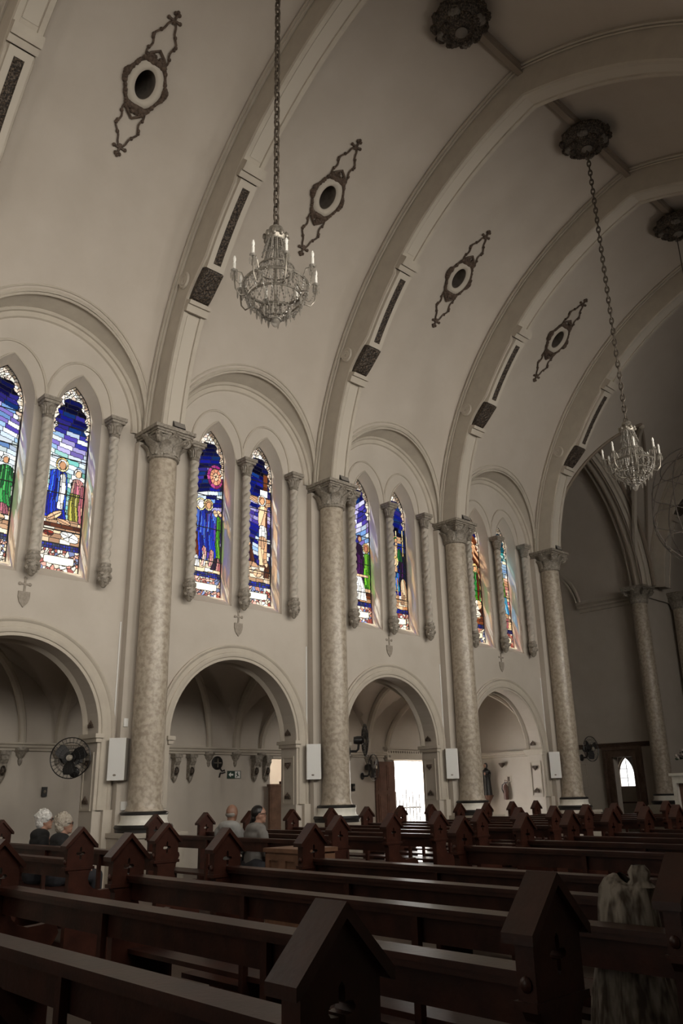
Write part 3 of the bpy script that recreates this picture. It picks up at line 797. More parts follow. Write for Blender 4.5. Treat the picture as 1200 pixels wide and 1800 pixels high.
    def ground(self, v1, cols, row=.085):
        s = self.V + .03 * self.noise(); rr = np.floor(s / row).astype(int); bb = np.floor((self.U + 3 + rr * .17) / .2).astype(int)
        self.put(self.inside & (s < v1), rr * 100 + bb, cols)
    def finish(self, name, label, cx):
        I = self.I.copy(); I[~self.inside] = 0
        B = np.zeros(I.shape, bool)
        B[:-1] |= I[:-1] != I[1:]; B[:, :-1] |= I[:, :-1] != I[:, 1:]
        B |= (np.abs(self.U) > self.W - .014)
        lead = self.inside & B; pane = self.inside & ~B
        root = thing(name, label, 'stained window', kind='structure')
        y = YW + .28; x0 = cx - self.nu * CELL / 2; z0 = GLA['zb']
        def quads(mask_row_runs, yy):
            v = []; f = []
            for j, a, b in mask_row_runs:
                o = len(v); xa, xb, za, zb = x0 + a * CELL, x0 + b * CELL, z0 + j * CELL, z0 + (j + 1) * CELL
                v += [(xa, yy, za), (xb, yy, za), (xb, yy, zb), (xa, yy, zb)]; f.append((o, o + 1, o + 2, o + 3))
            return v, f
        runs = {}; lr = []
        for j in range(self.nv):
            i = 0
            while i < self.nu:
                if lead[j, i]:
                    k = i
                    while k < self.nu and lead[j, k]: k += 1
                    lr.append((j, i, k)); i = k
                elif pane[j, i]:
                    k = i; d = I[j, i]
                    while k < self.nu and pane[j, k] and I[j, k] == d: k += 1
                    runs.setdefault(int(d), []).append((j, i, k)); i = k
                else: i += 1
        mb = MB(); v, f = quads(lr, y); mb.add(v, f); mb.build('lead_came', LEAD, root)
        small_v = []; small_f = []; small_c = []
        for d, rs in runs.items():
            v, f = quads(rs, y); area = sum(k - i for _, i, k in rs); c = (*[min(1, q ** 1.6 * GLASSF) for q in self.cols[d]], 1)
            if area < 40:
                o = len(small_v); small_v += v; small_f += [tuple(q + o for q in t) for t in f]; small_c += [c] * len(v); continue
            me = bpy.data.meshes.new('pane'); me.from_pydata(v, [], f); me.materials.append(STAINED)
            at = me.color_attributes.new('Col', 'FLOAT_COLOR', 'POINT'); at.data.foreach_set('color', np.array([c] * len(v), dtype=np.float32).ravel())
            link('pane', me, root)
        if small_v:
            me = bpy.data.meshes.new('glass_chips'); me.from_pydata(small_v, [], small_f); me.materials.append(STAINED)
            at = me.color_attributes.new('Col', 'FLOAT_COLOR', 'POINT'); at.data.foreach_set('color', np.array(small_c, dtype=np.float32).ravel())
            o = link('glass_chips', me, root); o['kind'] = 'stuff'
        for z in (6.05, 6.75, 7.45, 8.1):
            MB().box(cx - GLA['a'], cx + GLA['a'], y - .02, y - .008, z - .009, z + .009).build('saddle_bar', LEAD, root)
        o = lancet(cx, GLA['a'], GLA['zb'], GLA['zs'], GLA['h'])
        MB().tube([(a, y, z) for a, z in o], .012, 5, True).build('window_frame', LEAD, root)
        return root
NAVY = [(.004, .006, .05), (.01, .015, .10), (.02, .03, .16), (.005, .01, .07)]
DEEP = [(.02, .04, .28), (.04, .05, .38), (.09, .08, .34), (.03, .10, .30), (.02, .02, .16)]
VIOL = [(.35, .30, .62), (.18, .14, .48), (.55, .52, .78), (.10, .10, .40), (.70, .70, .85)]
MIST = [(.62, .70, .82), (.80, .86, .92), (.45, .60, .78), (.70, .78, .80), (.88, .92, .95), (.30, .45, .70)]
AQUA = [(.45, .68, .66), (.70, .84, .80), (.82, .92, .90), (.30, .58, .55)]
SAND = [(.90, .80, .66), (.82, .68, .52), (.95, .90, .80), (.68, .50, .36), (.60, .42, .30)]
BLUE = [(.03, .08, .55), (.06, .14, .70), (.10, .25, .80), (.02, .04, .35), (.20, .35, .85)]
GREENR = [(.04, .28, .10), (.08, .40, .16), (.03, .18, .08), (.15, .50, .20)]
LIME = [(.18, .50, .06), (.30, .62, .10), (.10, .32, .05)]
WHITER = [(.93, .92, .88), (.85, .84, .82), (.97, .97, .95)]
REDR = [(.30, .05, .03), (.42, .09, .05), (.20, .03, .03)]
PINK = [(.72, .42, .40), (.60, .28, .34), (.82, .58, .52)]
BROWN = [(.20, .08, .04), (.32, .14, .07), (.14, .05, .03)]
TAN = [(.72, .50, .33), (.60, .38, .24), (.80, .62, .45)]
PURP = [(.10, .02, .12), (.16, .04, .20), (.06, .01, .08)]
OLIVE = [(.50, .48, .16), (.62, .60, .28), (.36, .34, .10)]
SKN = (.72, .48, .32); FLESH = [(.84, .66, .48), (.78, .56, .40)]; GOLD = [(.90, .82, .55), (.82, .66, .36)]
def w_a(s):   # figures round a fallen man
    s.sky([(.45, AQUA), (.62, MIST), (.78, MIST + VIOL), (.86, DEEP), (1, NAVY)]); s.ground(1.0, SAND)
    s.bar(-.10, -.085, 1.5, 2.5, WHITER); s.robe(.20, 1.0, 1.75, .16, .12, GREENR); s.head(.18, 1.84, SKN, WHITER); s.robe(-.16, 1.2, 1.75, .13, .10, BROWN); s.head(-.15, 1.82, SKN)
    s.robe(.02, .85, 1.35, .17, .12, WHITER); s.head(-.05, 1.42, SKN); s.ell(-.02, .78, .3, .10, FLESH, 6); s.robe(.2, .85, 1.05, .12, .1, PINK); s.ell(-.15, .80, .09, .08, SKN)
def w_b(s):   # mother in blue and a man in olive beside a lying figure
    s.sky([(.45, AQUA), (.60, AQUA + MIST), (.74, VIOL + MIST), (.84, DEEP), (1, NAVY)]); s.ground(.98, SAND)
    s.robe(-.15, .98, 1.9, .20, .16, BLUE); s.robe(-.06, 1.15, 1.85, .055, .05, WHITER, .1); s.head(-.10, 2.0, SKN, WHITER, GOLD, .075)
    s.robe(.21, .98, 1.75, .12, .12, OLIVE); s.robe(.22, 1.5, 1.80, .13, .10, PINK); s.head(.22, 1.90, FLESH, WHITER, None, .066); s.robe(.33, .95, 1.7, .05, .05, PINK)
    s.ell(-.16, 1.02, .16, .06, FLESH, 3, .6); s.ell(.02, .92, .14, .05, FLESH, 2, -.25); s.bar(-.37, .37, .80, .88, BROWN); s.ell(.16, .66, .18, .09, WHITER, 5, -.3); s.ell(-.24, .68, .1, .05, REDR, 3)
def w_c(s):   # purple sun and blue robes
    s.sky([(.52, DEEP + VIOL), (.60, DEEP + MIST), (.70, DEEP + NAVY + BROWN[:1]), (.78, DEEP + VIOL + MIST[:2]), (.84, DEEP), (1, NAVY)], slope=-.25)
    s.ell(.17, 2.62, .21, .27, [(.42, .08, .30), (.55, .16, .38), (.32, .05, .26)], 12); s.ell(.18, 2.62, .145, .19, [(.80, .48, .34), (.72, .40, .30)], 10); s.ell(.18, 2.62, .07, .09, [(.88, .66, .50)], 6)
    s.ground(.85, SAND); s.robe(.25, .72, 1.75, .10, .08, LIME); s.robe(-.12, .75, 1.85, .16, .15, BLUE); s.robe(.10, .80, 1.80, .13, .12, BLUE + [(.20, .12, .50)]); s.robe(-.30, .62, 1.35, .11, .09, REDR + BROWN)
    s.head(-.17, 1.93, WHITER[0], WHITER, GOLD, .075); s.head(.02, 1.95, SKN, TAN[0], GOLD, .07); s.head(-.31, 1.42, SKN, BROWN[0]); s.ell(.20, 1.80, .05, .08, FLESH, 2, .4); s.ell(.30, 1.82, .04, .08, FLESH, 2, .7)
    s.robe(-.26, .60, .85, .12, .05, WHITER); s.robe(-.06, .62, 1.05, .05, .05, WHITER + PINK); s.robe(.12, .64, 1.0, .06, .05, PINK); s.robe(.26, .58, .85, .14, .05, PINK + PURP)
def w_d(s):   # crucifixion
    s.sky([(.40, DEEP + MIST[:3]), (.48, DEEP), (.58, VIOL), (.66, DEEP + VIOL + BROWN[:1]), (.80, DEEP), (1, NAVY)])
    s.bar(.15, .27, .75, 3.0, TAN + BROWN, .3); s.bar(-.37, .37, 2.32, 2.44, TAN, .2); s.bar(.06, .27, 2.46, 2.62, WHITER, 1)
    s.ell(-.16, 2.36, .20, .042, FLESH, 2, -.35); s.ell(.30, 2.30, .12, .04, FLESH, 1, .25)
    s.robe(.13, 1.65, 2.25, .085, .12, FLESH, .2); s.head(.11, 2.36, SKN, TAN[1], WHITER, .07); s.robe(.14, 1.5, 1.80, .11, .10, WHITER, .09); s.robe(.10, .85, 1.55, .05, .10, FLESH, .11, .03)
    s.ground(.88, SAND); s.robe(-.20, .80, 1.35, .15, .06, PURP + BROWN); s.ell(-.24, 1.36, .05, .09, FLESH, 2, .3); s.robe(.26, .62, .98, .08, .06, BROWN); s.ell(-.16, .82, .20, .12, FLESH + SAND, 5); s.ell(.02, .70, .12, .09, FLESH, 3); s.ell(.24, .95, .045, .09, FLESH, 2, .3)
def w_e(s):   # purple sky, dark-robed mother, white shroud
    s.sky([(.5, MIST), (.66, MIST + VIOL), (.80, VIOL), (.86, DEEP), (1, NAVY)], row=.13, slope=-.7, brick=.2, wob=.08)
    s.ground(.85, BROWN + TAN); s.robe(-.02, .85, 1.95, .22, .14, PURP); s.head(.03, 2.08, SKN, PURP[1], None, .065); s.robe(.26, .85, 1.75, .12, .10, LIME); s.head(.24, 1.86, (.62, .34, .24), (.60, .34, .2), GOLD, .07)
    s.robe(-.27, .95, 1.55, .12, .08, BLUE); s.head(-.18, 1.82, PURP[0], None, GOLD, .055); s.robe(.04, .55, 1.15, .20, .10, WHITER, .09, -.08); s.bar(-.2, .3, 1.13, 1.19, FLESH, .12); s.ell(-.28, .72, .1, .12, TAN + GOLD, 4)
def w_f(s):   # taking down from the cross, ladders
    s.sky([(.9, DEEP + NAVY), (1, NAVY)], row=.12); s.robe(.25, .75, 1.95, .14, .10, NAVY + PURP); s.ground(.85, SAND + TAN)
    s.bar(-.30, -.12, 1.2, 2.75, TAN, .3); s.bar(-.36, .22, 2.22, 2.40, TAN + BROWN, .25); s.bar(.02, .05, 1.7, 2.55, GOLD); s.bar(.26, .29, 1.9, 2.6, GOLD); s.bar(.02, .29, 2.30, 2.33, GOLD, .3)
    s.robe(.02, 1.75, 2.25, .06, .05, FLESH); s.head(.02, 2.30, SKN, GREENR[0], None, .05); s.robe(.15, 1.75, 2.1, .09, .05, GREENR); s.head(-.05, 1.72, FLESH[0], None, GOLD, .085); s.robe(-.06, 1.1, 1.62, .10, .09, FLESH, .15); s.robe(.02, .95, 1.45, .07, .07, BLUE[3:] + [(.05, .35, .50)], .05)
    s.robe(-.29, 1.1, 1.65, .08, .10, WHITER + REDR); s.robe(.25, .62, 1.3, .14, .08, TAN + SAND); s.bar(-.24, -.20, .6, 1.2, TAN); s.bar(.0, .04, .55, 1.3, TAN); s.bar(-.24, .04, .95, .99, TAN, .4)
def w_g(s):   # brown rays, green-robed saint, white body
    s.sky([(.55, BROWN + TAN), (.8, BROWN + SAND[3:] + [(.85, .75, .62)]), (.88, DEEP + BROWN), (1, NAVY)], row=.11, slope=.8, brick=.3)
    s.ground(.82, BROWN + TAN); s.robe(.16, 1.0, 2.0, .18, .13, GREENR + LIME); s.head(.14, 2.10, SKN, None, GOLD, .07); s.robe(.24, 1.2, 1.95, .04, .04, REDR); s.robe(-.22, 1.2, 1.7, .13, .09, [(.45, .48, .75), (.80, .82, .9)]); s.head(-.18, 1.75, SKN, WHITER, WHITER, .062)
    s.ell(-.12, 1.25, .18, .11, FLESH, 4, -.3); s.ell(.16, 1.05, .18, .14, FLESH + WHITER, 5, .2); s.ell(-.02, .82, .3, .12, WHITER, 6, -.15)
def w_h(s):   # teal sky, cypresses, pale blue robe
    s.sky([(.55, SAND + PINK), (.68, MIST + [(.90, .86, .76)]), (.8, [(.05, .35, .42), (.10, .50, .55), (.45, .70, .72), (.03, .22, .30)]), (1, [(.02, .12, .22), (.03, .22, .36)])], row=.085, slope=.05)
    for cx, v1, w in ((-.16, 2.75, .09), (.0, 2.35, .08), (.14, 2.2, .07), (-.30, 2.6, .07)): s.robe(cx, 1.45, v1, w, .01, [(.03, .12, .05), (.18, .34, .08), (.05, .20, .08)], .06)
    s.robe(-.05, 1.15, 1.6, .16, .05, SAND + TAN, .07, -.1); s.robe(-.2, .85, 1.5, .13, .1, PURP + BROWN); s.robe(.14, .95, 1.45, .18, .10, [(.18, .55, .80), (.10, .40, .70), (.40, .70, .88)]); s.ell(-.22, 1.55, .06, .08, SKN); s.ground(.82, SAND + BROWN)
    s.robe(.12, .55, .98, .22, .12, PINK + FLESH, .1); s.ell(-.18, .68, .14, .06, WHITER + [(.55, .70, .50)], 3)
WLAB = ['stained window of green-robed figure above a kneeling man in white', 'stained window of mother in blue and man in olive by a lying figure', 'stained window with a purple sun above blue-robed haloed figures', 'stained window of a crucifixion under violet sky',
        'stained window of dark-robed mother under streaky purple sky', 'stained window with ladders against a cross and deep blue ground', 'stained window of green-robed saint before brown rays', 'stained window with cypresses under teal sky']
for i, fn in enumerate((w_a, w_b, w_c, w_d, w_e, w_f, w_g, w_h)):
    s = SG(11 + i); fn(s); s.frame(); s.finish('window_%d' % (i + 1), WLAB[i], bayx(i // 2) + WDX[i % 2])
# plain glazing of the windows nobody sees
n_w = 30
for f, bays in ((lambda y: y, range(-3, 0)), (mir, range(-3, 4))):
    for b in bays:
        for d in WDX:
            o = lancet(bayx(b) + d, **GLA)
            tag(MB().plate(o, [], f(YW + .28), None, lambda a, z, q: (a, q, z)).build('window_%d' % n_w, CLEARP), 'pale glazed lancet behind the camera', 'window', 'lancets out of view', 'structure'); n_w += 1

# ------------------------------------------------------------------ twisted colonnettes
def twist_shaft():
    P = []; n = 28; H = 2.45; m = 170
    for j in range(m + 1):
        z = 5.46 + H * j / m; row = []
        for i in range(n + 1):
            a = 2 * PI * i / n; r = .092 * (.66 + .34 * abs(math.sin(a - z * 18.5)) ** .8)
            row.append((r * math.cos(a), r * math.sin(a), z))
        P.append(row)
    mb = MB(); mb.grid(P); return mb
tw = thing('twisted_colonnette', 'x', 'colonnette', group='twisted colonnettes between the windows')
twist_shaft().build('shaft', TWIST, tw, True, 80)
c = MB().lathe([(.085, 7.91), (.10, 7.93), (.085, 7.95), (.085, 8.0), (.10, 8.1), (.13, 8.18)], 16).build('capital', CARVED, tw, True)
LF = leaf_mesh(.04, .17, .05).mesh('acanthus_leaf', CARVED, True)
for i in range(8): link('acanthus_leaf', LF, c, (.088 * math.cos(i * PI / 4), .088 * math.sin(i * PI / 4), 7.98), (0, 0, i * PI / 4))
MB().box(-.14, .14, -.14, .14, 8.18, 8.23).box(-.165, .165, -.165, .12, 8.23, 8.30).build('abacus', CARVED, tw)
cb = MB().lathe([(0, 5.02), (.03, 5.03), (.07, 5.09), (.11, 5.18), (.12, 5.24), (.10, 5.29), (.13, 5.33), (.13, 5.38), (.10, 5.40), (.11, 5.46)], 16).build('corbel', CARVED, tw, True)
rnd = random.Random(5); mb = MB()
for i in range(14):
    a = rnd.uniform(PI, 2 * PI); z = rnd.uniform(5.08, 5.27); r = .11 - .5 * max(0, 5.2 - z); mb.ball((r * math.cos(a), r * math.sin(a), z), rnd.uniform(.025, .042), 7, 5)
mb.build('carved_foliage', CARVED, cb, True)
first = True
NB = ['the lying-figure windows', 'the crucifixion window', 'the ladder window', 'the cypress window']
for b in range(4):
    for j, d in enumerate((-1.31, 0.0, 1.31)):
        lab = 'twisted stone colonnette ' + ['on the entrance side of the bay of ', 'between the two lights of the bay of ', 'on the altar side of the bay of '][j] + NB[b]
        loc = (bayx(b) + d, YW - .17, 0)
        if first: tw.location = loc; tw['label'] = lab; first = False
        else: dup(tw, loc, 0, lab)

# small cross-and-shield emblems under the windows
em = thing('cross_emblem', 'x', 'wall emblem', group='cross and shield emblems')
sh = [(-.10, .0), (.10, .0), (.10, -.10), (.07, -.19), (0, -.27), (-.07, -.19), (-.10, -.10)]
MB().plate([(x, z) for x, z in sh], [], -.004, -.022, lambda a, z, d: (a, d, z)).build('shield', EMBLEM, em)
mb = MB().box(-.016, .016, -.02, -.004, 0, .22).box(-.075, .075, -.02, -.004, .115, .145)
for x, z in ((-.085, .13), (.085, .13), (0, .23)):
    mb.ball((x, -.012, z), (.03, .014, .03), 8, 6)
mb.build('cross', EMBLEM, em)
for b in range(4):
    lab = 'small grey cross above a shield on the wall under ' + ['the lying-figure windows', 'the crucifixion window', 'the ladder window', 'the cypress window'][b]
    loc = (bayx(b) - .02, YW, 4.79)
    if b == 0: em.location = loc; em['label'] = lab
    else: dup(em, loc, 0, lab)
# ------------------------------------------------------------------ oval medallions on the vault
def surf(x, s, d=0.0):                              # s = arc length down the vault from the medallion centre
    phi = MED_PHI - s / VR; o, z = v_pt(phi, d); return (x, YC + o, z)
def vline(mb, x, pts, r, d=0.02, n=5, closed=False): mb.tube([surf(x + a, -b, d) for a, b in pts], r, n, closed)
def ellipse(a, b, n=36): return [(a * math.cos(2 * PI * i / n), b * math.sin(2 * PI * i / n)) for i in range(n)]
MED = ['above the lying-figure windows', 'above the crucifixion window', 'above the ladder window', 'above the cypress window']
def medallion(b):
    x = colx(b - 1) + S / 2; rnd = random.Random(b + 40)
    t = thing('ceiling_medallion', 'oval vent medallion with brown scrolls on the vault ' + MED[b], 'ceiling medallion', surf(x, 0), group='oval medallions along the vault')
    inv = T(Vector(surf(x, 0))).inverted()
    def b_(mb, name, m, smooth=True, par=t):
        mb.v = [tuple(inv @ Vector(p)) for p in mb.v]; return mb.build(name, m, par, smooth)
    ra = (VENT[0], .205, .25, .295, .33); rb = (VENT[1], .285, .325, .37, .41)
    mb = MB(); mb.grid([[surf(x + c_[0], -c_[1], .03 + .05 * math.sin(PI * k / 4)) for c_ in ellipse(p, q) + ellipse(p, q)[:1]] for k, (p, q) in enumerate(zip(ra, rb))])
    rim = b_(mb, 'rim', PANEL)
    mb = MB(); e_ = ellipse(*VENT) + ellipse(*VENT)[:1]      # the vent is an open shaft leading up through the vault
    mb.grid([[surf(x + p, -q, d) for p, q in e_] for d in (.03, -.3, -.8, -1.4)] + [[surf(x, 0, -1.4)] * len(e_)]); b_(mb, 'vent_shaft', SHAFT)
    # frame of scrolls round the rim
    mb = MB()
    for i in range(60):
        a = 2 * PI * i / 60; rr = .365 + .02 * math.cos(6 * a); e = rnd.uniform(.022, .048) + (.03 if abs(math.sin(a)) > .9 or abs(math.cos(a)) > .96 else 0)
        mb.ball(surf(x + rr * math.cos(a), -rr * 1.2 * math.sin(a), .035), e, 6, 4)
    vline(mb, x, [(a, c) for a, c in ellipse(.36, .43, 48)], .022, .03, 5, True)
    b_(mb, 'scroll_frame', BROWNORN)
    for s in (1, -1):
        mb = MB()                                     # crest next to the rim
        for k in range(16):
            u = rnd.uniform(-.20, .20); w = .46 + .10 * (1 - abs(u) / .2) * rnd.random(); mb.ball(surf(x + u, -s * w, .04), rnd.uniform(.025, .05), 6, 4)
        vline(mb, x, [(-.22, s * .40), (-.12, s * .53), (0, s * .62), (.12, s * .53), (.22, s * .40)], .028, .04)
        b_(mb, 'crest', BROWNORN)
        for q in (1, -1):
            mb = MB(); pts = [(q * (.19 + .022 * math.sin(k * .95) - .19 * max(0, (k - 9) / 7) ** 1.2), s * (.44 + .045 * k)) for k in range(17)]
            vline(mb, x, pts, .02, .03)
            for k in (3, 7, 8, 11): mb.ball(surf(x + pts[k][0] + q * .01, -pts[k][1], .03), .036, 6, 4)
            b_(mb, 'scroll_branch', BROWNORN)
        mb = MB(); vline(mb, x, [(-.10, s * 1.17), (.10, s * 1.17)], .026, .03); vline(mb, x, [(0, s * 1.10), (0, s * 1.28)], .026, .03)
        for u, w in ((-.11, 1.17), (.11, 1.17), (-.04, 1.28), (.04, 1.28), (0, 1.31)): mb.ball(surf(x + u, -s * w, .03), .036, 6, 4)
        b_(mb, 'cross_tip', BROWNORN)
for b in range(4): medallion(b)

# ------------------------------------------------------------------ ridge rosettes
ro = thing('ceiling_rosette', 'x', 'ceiling rosette', group='floral rosettes on the ridge of the vault')
MB().lathe([(.50, 0), (.52, -.06), (.46, -.16), (.34, -.26), (.18, -.33), (0, -.35)], 24).build('boss', DARKORN, ro, True)
rnd = random.Random(9); PET = MB()
for k in range(9): PET.ball((rnd.uniform(-.05, .08), rnd.uniform(-.09, .09), rnd.uniform(-.05, .03)), rnd.uniform(.035, .065), 6, 5)
PETM = PET.mesh('leaf_cluster', DARKORN, True); PETL = PET.mesh('shell_ornament', BROWNORN, True)
for i in range(12):
    a = i * PI / 6; link('leaf_cluster', PETM, ro, (.50 * math.cos(a), .50 * math.sin(a), -.08), (0, .3, a))
for i in range(8):
    a = i * PI / 4 + .2; link('leaf_cluster', PETM, ro, (.32 * math.cos(a), .32 * math.sin(a), -.26), (0, .8, a))
SHELL = mat('shell_grey', (0.16, 0.14, 0.12), None, 0.7)
PETL.materials.clear(); PETL.materials.append(SHELL)
for i in range(4):
    a = i * PI / 2 + .35; link('shell_ornament', PETL, ro, (.40 * math.cos(a), .40 * math.sin(a), -.22), (0, .6, a))
MB().lathe([(.11, -.33), (.12, -.36), (.06, -.42), (0, -.43)], 12).build('centre_knob', SHELL, ro, True)
for i, b in enumerate((0, 1, 2, 3)):
    lab = 'dark floral rosette on the vault ridge ' + ['holding the larger chandelier', 'with no chandelier below it', 'holding the dimmer chandelier', 'above the wire hoop ornament'][i]
    loc = (colx(b - 1) + S / 2, YC, 15.34)
    if i == 0: ro.location = loc; ro['label'] = lab
    else: dup(ro, loc, 0, lab)

# ------------------------------------------------------------------ crystal chandeliers (origin at the crown, z = 0; bottom -1.38)
def strand(p0, p1, sag, n=16, r=.011):
    mb = MB(); P = []
    for i in range(n + 1):
        t = i / n; q = [p0[k] + (p1[k] - p0[k]) * t for k in range(3)]; q[0] -= sag * math.sin(PI * t); P.append(q)
    mb.tube(P, .004, 4)
    for i, q in enumerate(P): mb.ball(q, r * (1.35 if i % 4 == 0 else 1.0), 5, 4)
    return mb
def make_chandelier(label, loc, rz):
    t = thing('chandelier', label, 'chandelier', loc, rz)
    L = 15.0 - loc[2]; mb = MB(); n = int(L / .125)
    for i in range(n):
        z = .10 + i * .125; P = []
        for k in range(10):
            a = 2 * PI * k / 10; u, w = .036 * math.cos(a), .085 * math.sin(a)
            P.append((u, 0, z + w) if i % 2 else (0, u, z + w))
        mb.tube(P, .015, 5, True)
    mb.build('chain', CHAIN, t, True)
    cr = MB().lathe([(0, .10), (.03, .09), (.09, .05), (.10, .0), (.06, -.04), (.12, -.06), (.145, -.10), (.125, -.15), (.12, -.15)], 20).build('crown', BRASS, t, True)
    for i in range(10):
        a = i * PI / 5; MB().ball((.145 * math.cos(a), .145 * math.sin(a), -.085), (.03, .03, .045), 6, 5).build('crown_leaf', BRASS, cr, True)
    MB().tube([(0, 0, .08), (0, 0, -1.25)], .018, 6).build('stem', BRASS, t)
    for r, z, w in ((.115, -.15, .012), (.225, -.55, .010), (.40, -.80, .02), (.33, -.98, .016), (.19, -1.14, .014)):
        MB().tube([(r * math.cos(2 * PI * i / 32), r * math.sin(2 * PI * i / 32), z) for i in range(32)], w, 5, True).build('ring', BRASS, t, True)
    s1 = strand((.115, 0, -.15), (.40, 0, -.80), .10, 20).mesh('crystal_strand', CRYSTAL, True)
    s2 = strand((.40, 0, -.80), (.06, 0, -1.27), -.10, 14, .013).mesh('crystal_strand', CRYSTAL, True)
    s3 = strand((.115, 0, -.15), (.17, 0, -.36), -.0, 8, .012).mesh('crystal_strand', CRYSTAL, True)
    for i in range(26): link('crystal_strand', s1, t, None, (0, 0, 2 * PI * i / 26))
    for i in range(22): link('crystal_strand', s2, t, None, (0, 0, 2 * PI * i / 22 + .1))
    for i in range(14): link('crystal_strand', s3, t, None, (0, 0, 2 * PI * i / 14))
    pr = MB().lathe([(0, 0), (.014, -.02), (.016, -.07), (.009, -.12), (0, -.145)], 6).mesh('crystal_prism', CRYSTAL)
    for r, z, n in ((.40, -.80, 20), (.33, -.98, 16), (.19, -1.14, 10), (.225, -.55, 14)):
        for i in range(n):
            a = 2 * PI * i / n; link('crystal_prism', pr, t, (r * math.cos(a), r * math.sin(a), z - .01))
    MB().lathe([(0, -1.24), (.05, -1.27), (.06, -1.31), (.03, -1.36), (0, -1.38)], 12).build('bottom_finial', CRYSTAL, t, True)
    # arms with candles
    am = MB().tube([(.30, 0, -.86), (.36, 0, -.98), (.44, 0, -1.0), (.50, 0, -.92), (.515, 0, -.80), (.52, 0, -.70)], .010, 6)
    am.tube([(.38, 0, -.80), (.43, 0, -.68), (.48, 0, -.68), (.50, 0, -.74)], .008, 5); amm = am.mesh('arm', BRASS, True)
    dm = MB().lathe([(.0, -.70), (.03, -.695), (.045, -.67), (.04, -.665), (.012, -.68)], 10, T((.52, 0, 0))).mesh('drip_cup', CRYSTAL, True)
    cm = MB().lathe([(.019, -.68), (.019, -.56), (.012, -.555)], 10, T((.52, 0, 0))).mesh('candle_sleeve', CANDLE, True)
    bm = MB().lathe([(.011, -.555), (.021, -.525), (.020, -.50), (.010, -.465), (0, -.455)], 10, T((.52, 0, 0))).mesh('bulb', BULB, True)
    pm = MB()
    for k in range(6): pm.lathe([(0, -.70), (.010, -.72), (.007, -.79), (0, -.80)], 5, T((.52 + .04 * math.cos(k), .04 * math.sin(k), 0)))
    ppm = pm.mesh('pendant', CRYSTAL)
    gm = strand((.52, 0, -.80), (.40, 0, -.80), 0, 6, .009); gm = MB()
    for i in range(11):
        u = i / 10; gm.ball((.51 - .11 * u, .0 + .12 * u, -.76 - .10 * math.sin(PI * u) - .05 * u), .010, 5, 4)
    gmm = gm.mesh('garland', CRYSTAL, True)
    for i in range(8):
        a = 2 * PI * i / 8 + .25; arm = link('arm', amm, t, None, (0, 0, a))
        for nm, me in (('drip_cup', dm), ('candle_sleeve', cm), ('bulb', bm), ('pendant', ppm), ('garland', gmm)): link(nm, me, arm)
    return t
make_chandelier('crystal chandelier hanging from the rib-side rosette before the purple-sun window', (colx(0) - S / 2, YC, 8.23), 0.1)
make_chandelier('dimmer crystal chandelier hanging in front of the transept arch', (colx(1) + S / 2, YC, 8.23), 0.35)

# wire hoop ornament hung further up the nave
t = thing('hoop_ornament', 'large hanging ornament of crossed metal wire hoops beyond the chandeliers', 'hanging ornament', (18.55, YC, 7.55))
rnd = random.Random(2)
for k in range(6):
    M = RZ(k * PI / 6 + .2) @ RX(rnd.uniform(-.12, .12)); r = 1.62 + rnd.uniform(-.06, .06); P = []
    for i in range(56):
        a = 2 * PI * i / 56; rr = r + .03 * math.sin(5 * a + k); P.append(tuple(M @ Vector((rr * math.cos(a), .04 * math.sin(3 * a), rr * 1.0 * math.sin(a)))))
    MB().tube(P, .014, 5, True).build('hoop', WIRE, t, True)
for z in (-.75, -.2, .45, .95):
    r = math.sqrt(1.58 ** 2 - z * z); MB().tube([(r * math.cos(2 * PI * i / 48), r * math.sin(2 * PI * i / 48), z + .04 * math.sin(6 * 2 * PI * i / 48)) for i in range(48)], .011, 5, True).build('cross_hoop', WIRE, t, True)
MB().tube([(0, 0, 1.6), (0, 0, 7.3)], .012, 5).build('suspension_wire', WIRE, t)
MB().lathe([(.0, -1.58), (.30, -1.56), (.33, -1.62), (.28, -1.68), (0, -1.70)], 20).build('base_disc', WIRE, t, True)

# ------------------------------------------------------------------ wall loudspeakers with their conduits
sp = thing('loudspeaker', 'x', 'loudspeaker', group='white column loudspeakers on the wall')
MB().box(-.14, .14, -.10, .10, 0, .68).build('casing', GREYSIDE, sp)
gr = MB().box(-.145, .145, -.118, -.10, -.005, .685).build('front_grille', WHITE, sp)
MB().ball((-.02, -.118, .08), (.03, .004, .018), 8, 5).build('badge', BRASS, gr)
MB().box(-.05, .05, .10, .16, .25, .4).build('wall_bracket', GREYSIDE, sp)
for b in range(4):
    x = bayx(b) + 1.84; lab = 'slim white loudspeaker on the wall beside the arch ' + ['behind the white-haired couple', 'behind the bald man', 'with the open street door', 'with the black-robed statue'][b]
    loc = (x, YW - .16, 1.78)
    if b == 0: sp.location = loc; sp.rotation_euler = (0, 0, R_(-48)); sp['label'] = lab
    else: dup(sp, loc, R_(-36 - b * 4), lab)
    cd = MB().box(x - .065, x - .043, YW - .014, YW, 2.46, 4.5)
    tag(cd.build('cable_conduit', WHITE), 'thin white cable conduit running up the wall above the loudspeaker ' + ['behind the couple', 'behind the bald man', 'by the street door', 'by the statue'][b], 'conduit', 'cable conduits')
t = thing('switch_plate', 'white switch box with a black socket on the wall by a marble column', 'switch', (bayx(0) + 1.98, YW - .162, 1.36))
MB().box(-.06, .05, -.03, 0, -.06, .08).build('box', WHITE, t); MB().box(.07, .11, -.035, 0, -.05, .08).build('socket', BLACK, t)
tag(MB().box(bayx(0) + 1.92 - .04, bayx(0) + 1.92 + .04, YW - .185, YW - .161, 2.66, 2.8).build('junction_box', WHITE), 'small white junction box above a loudspeaker on the wall', 'junction box')

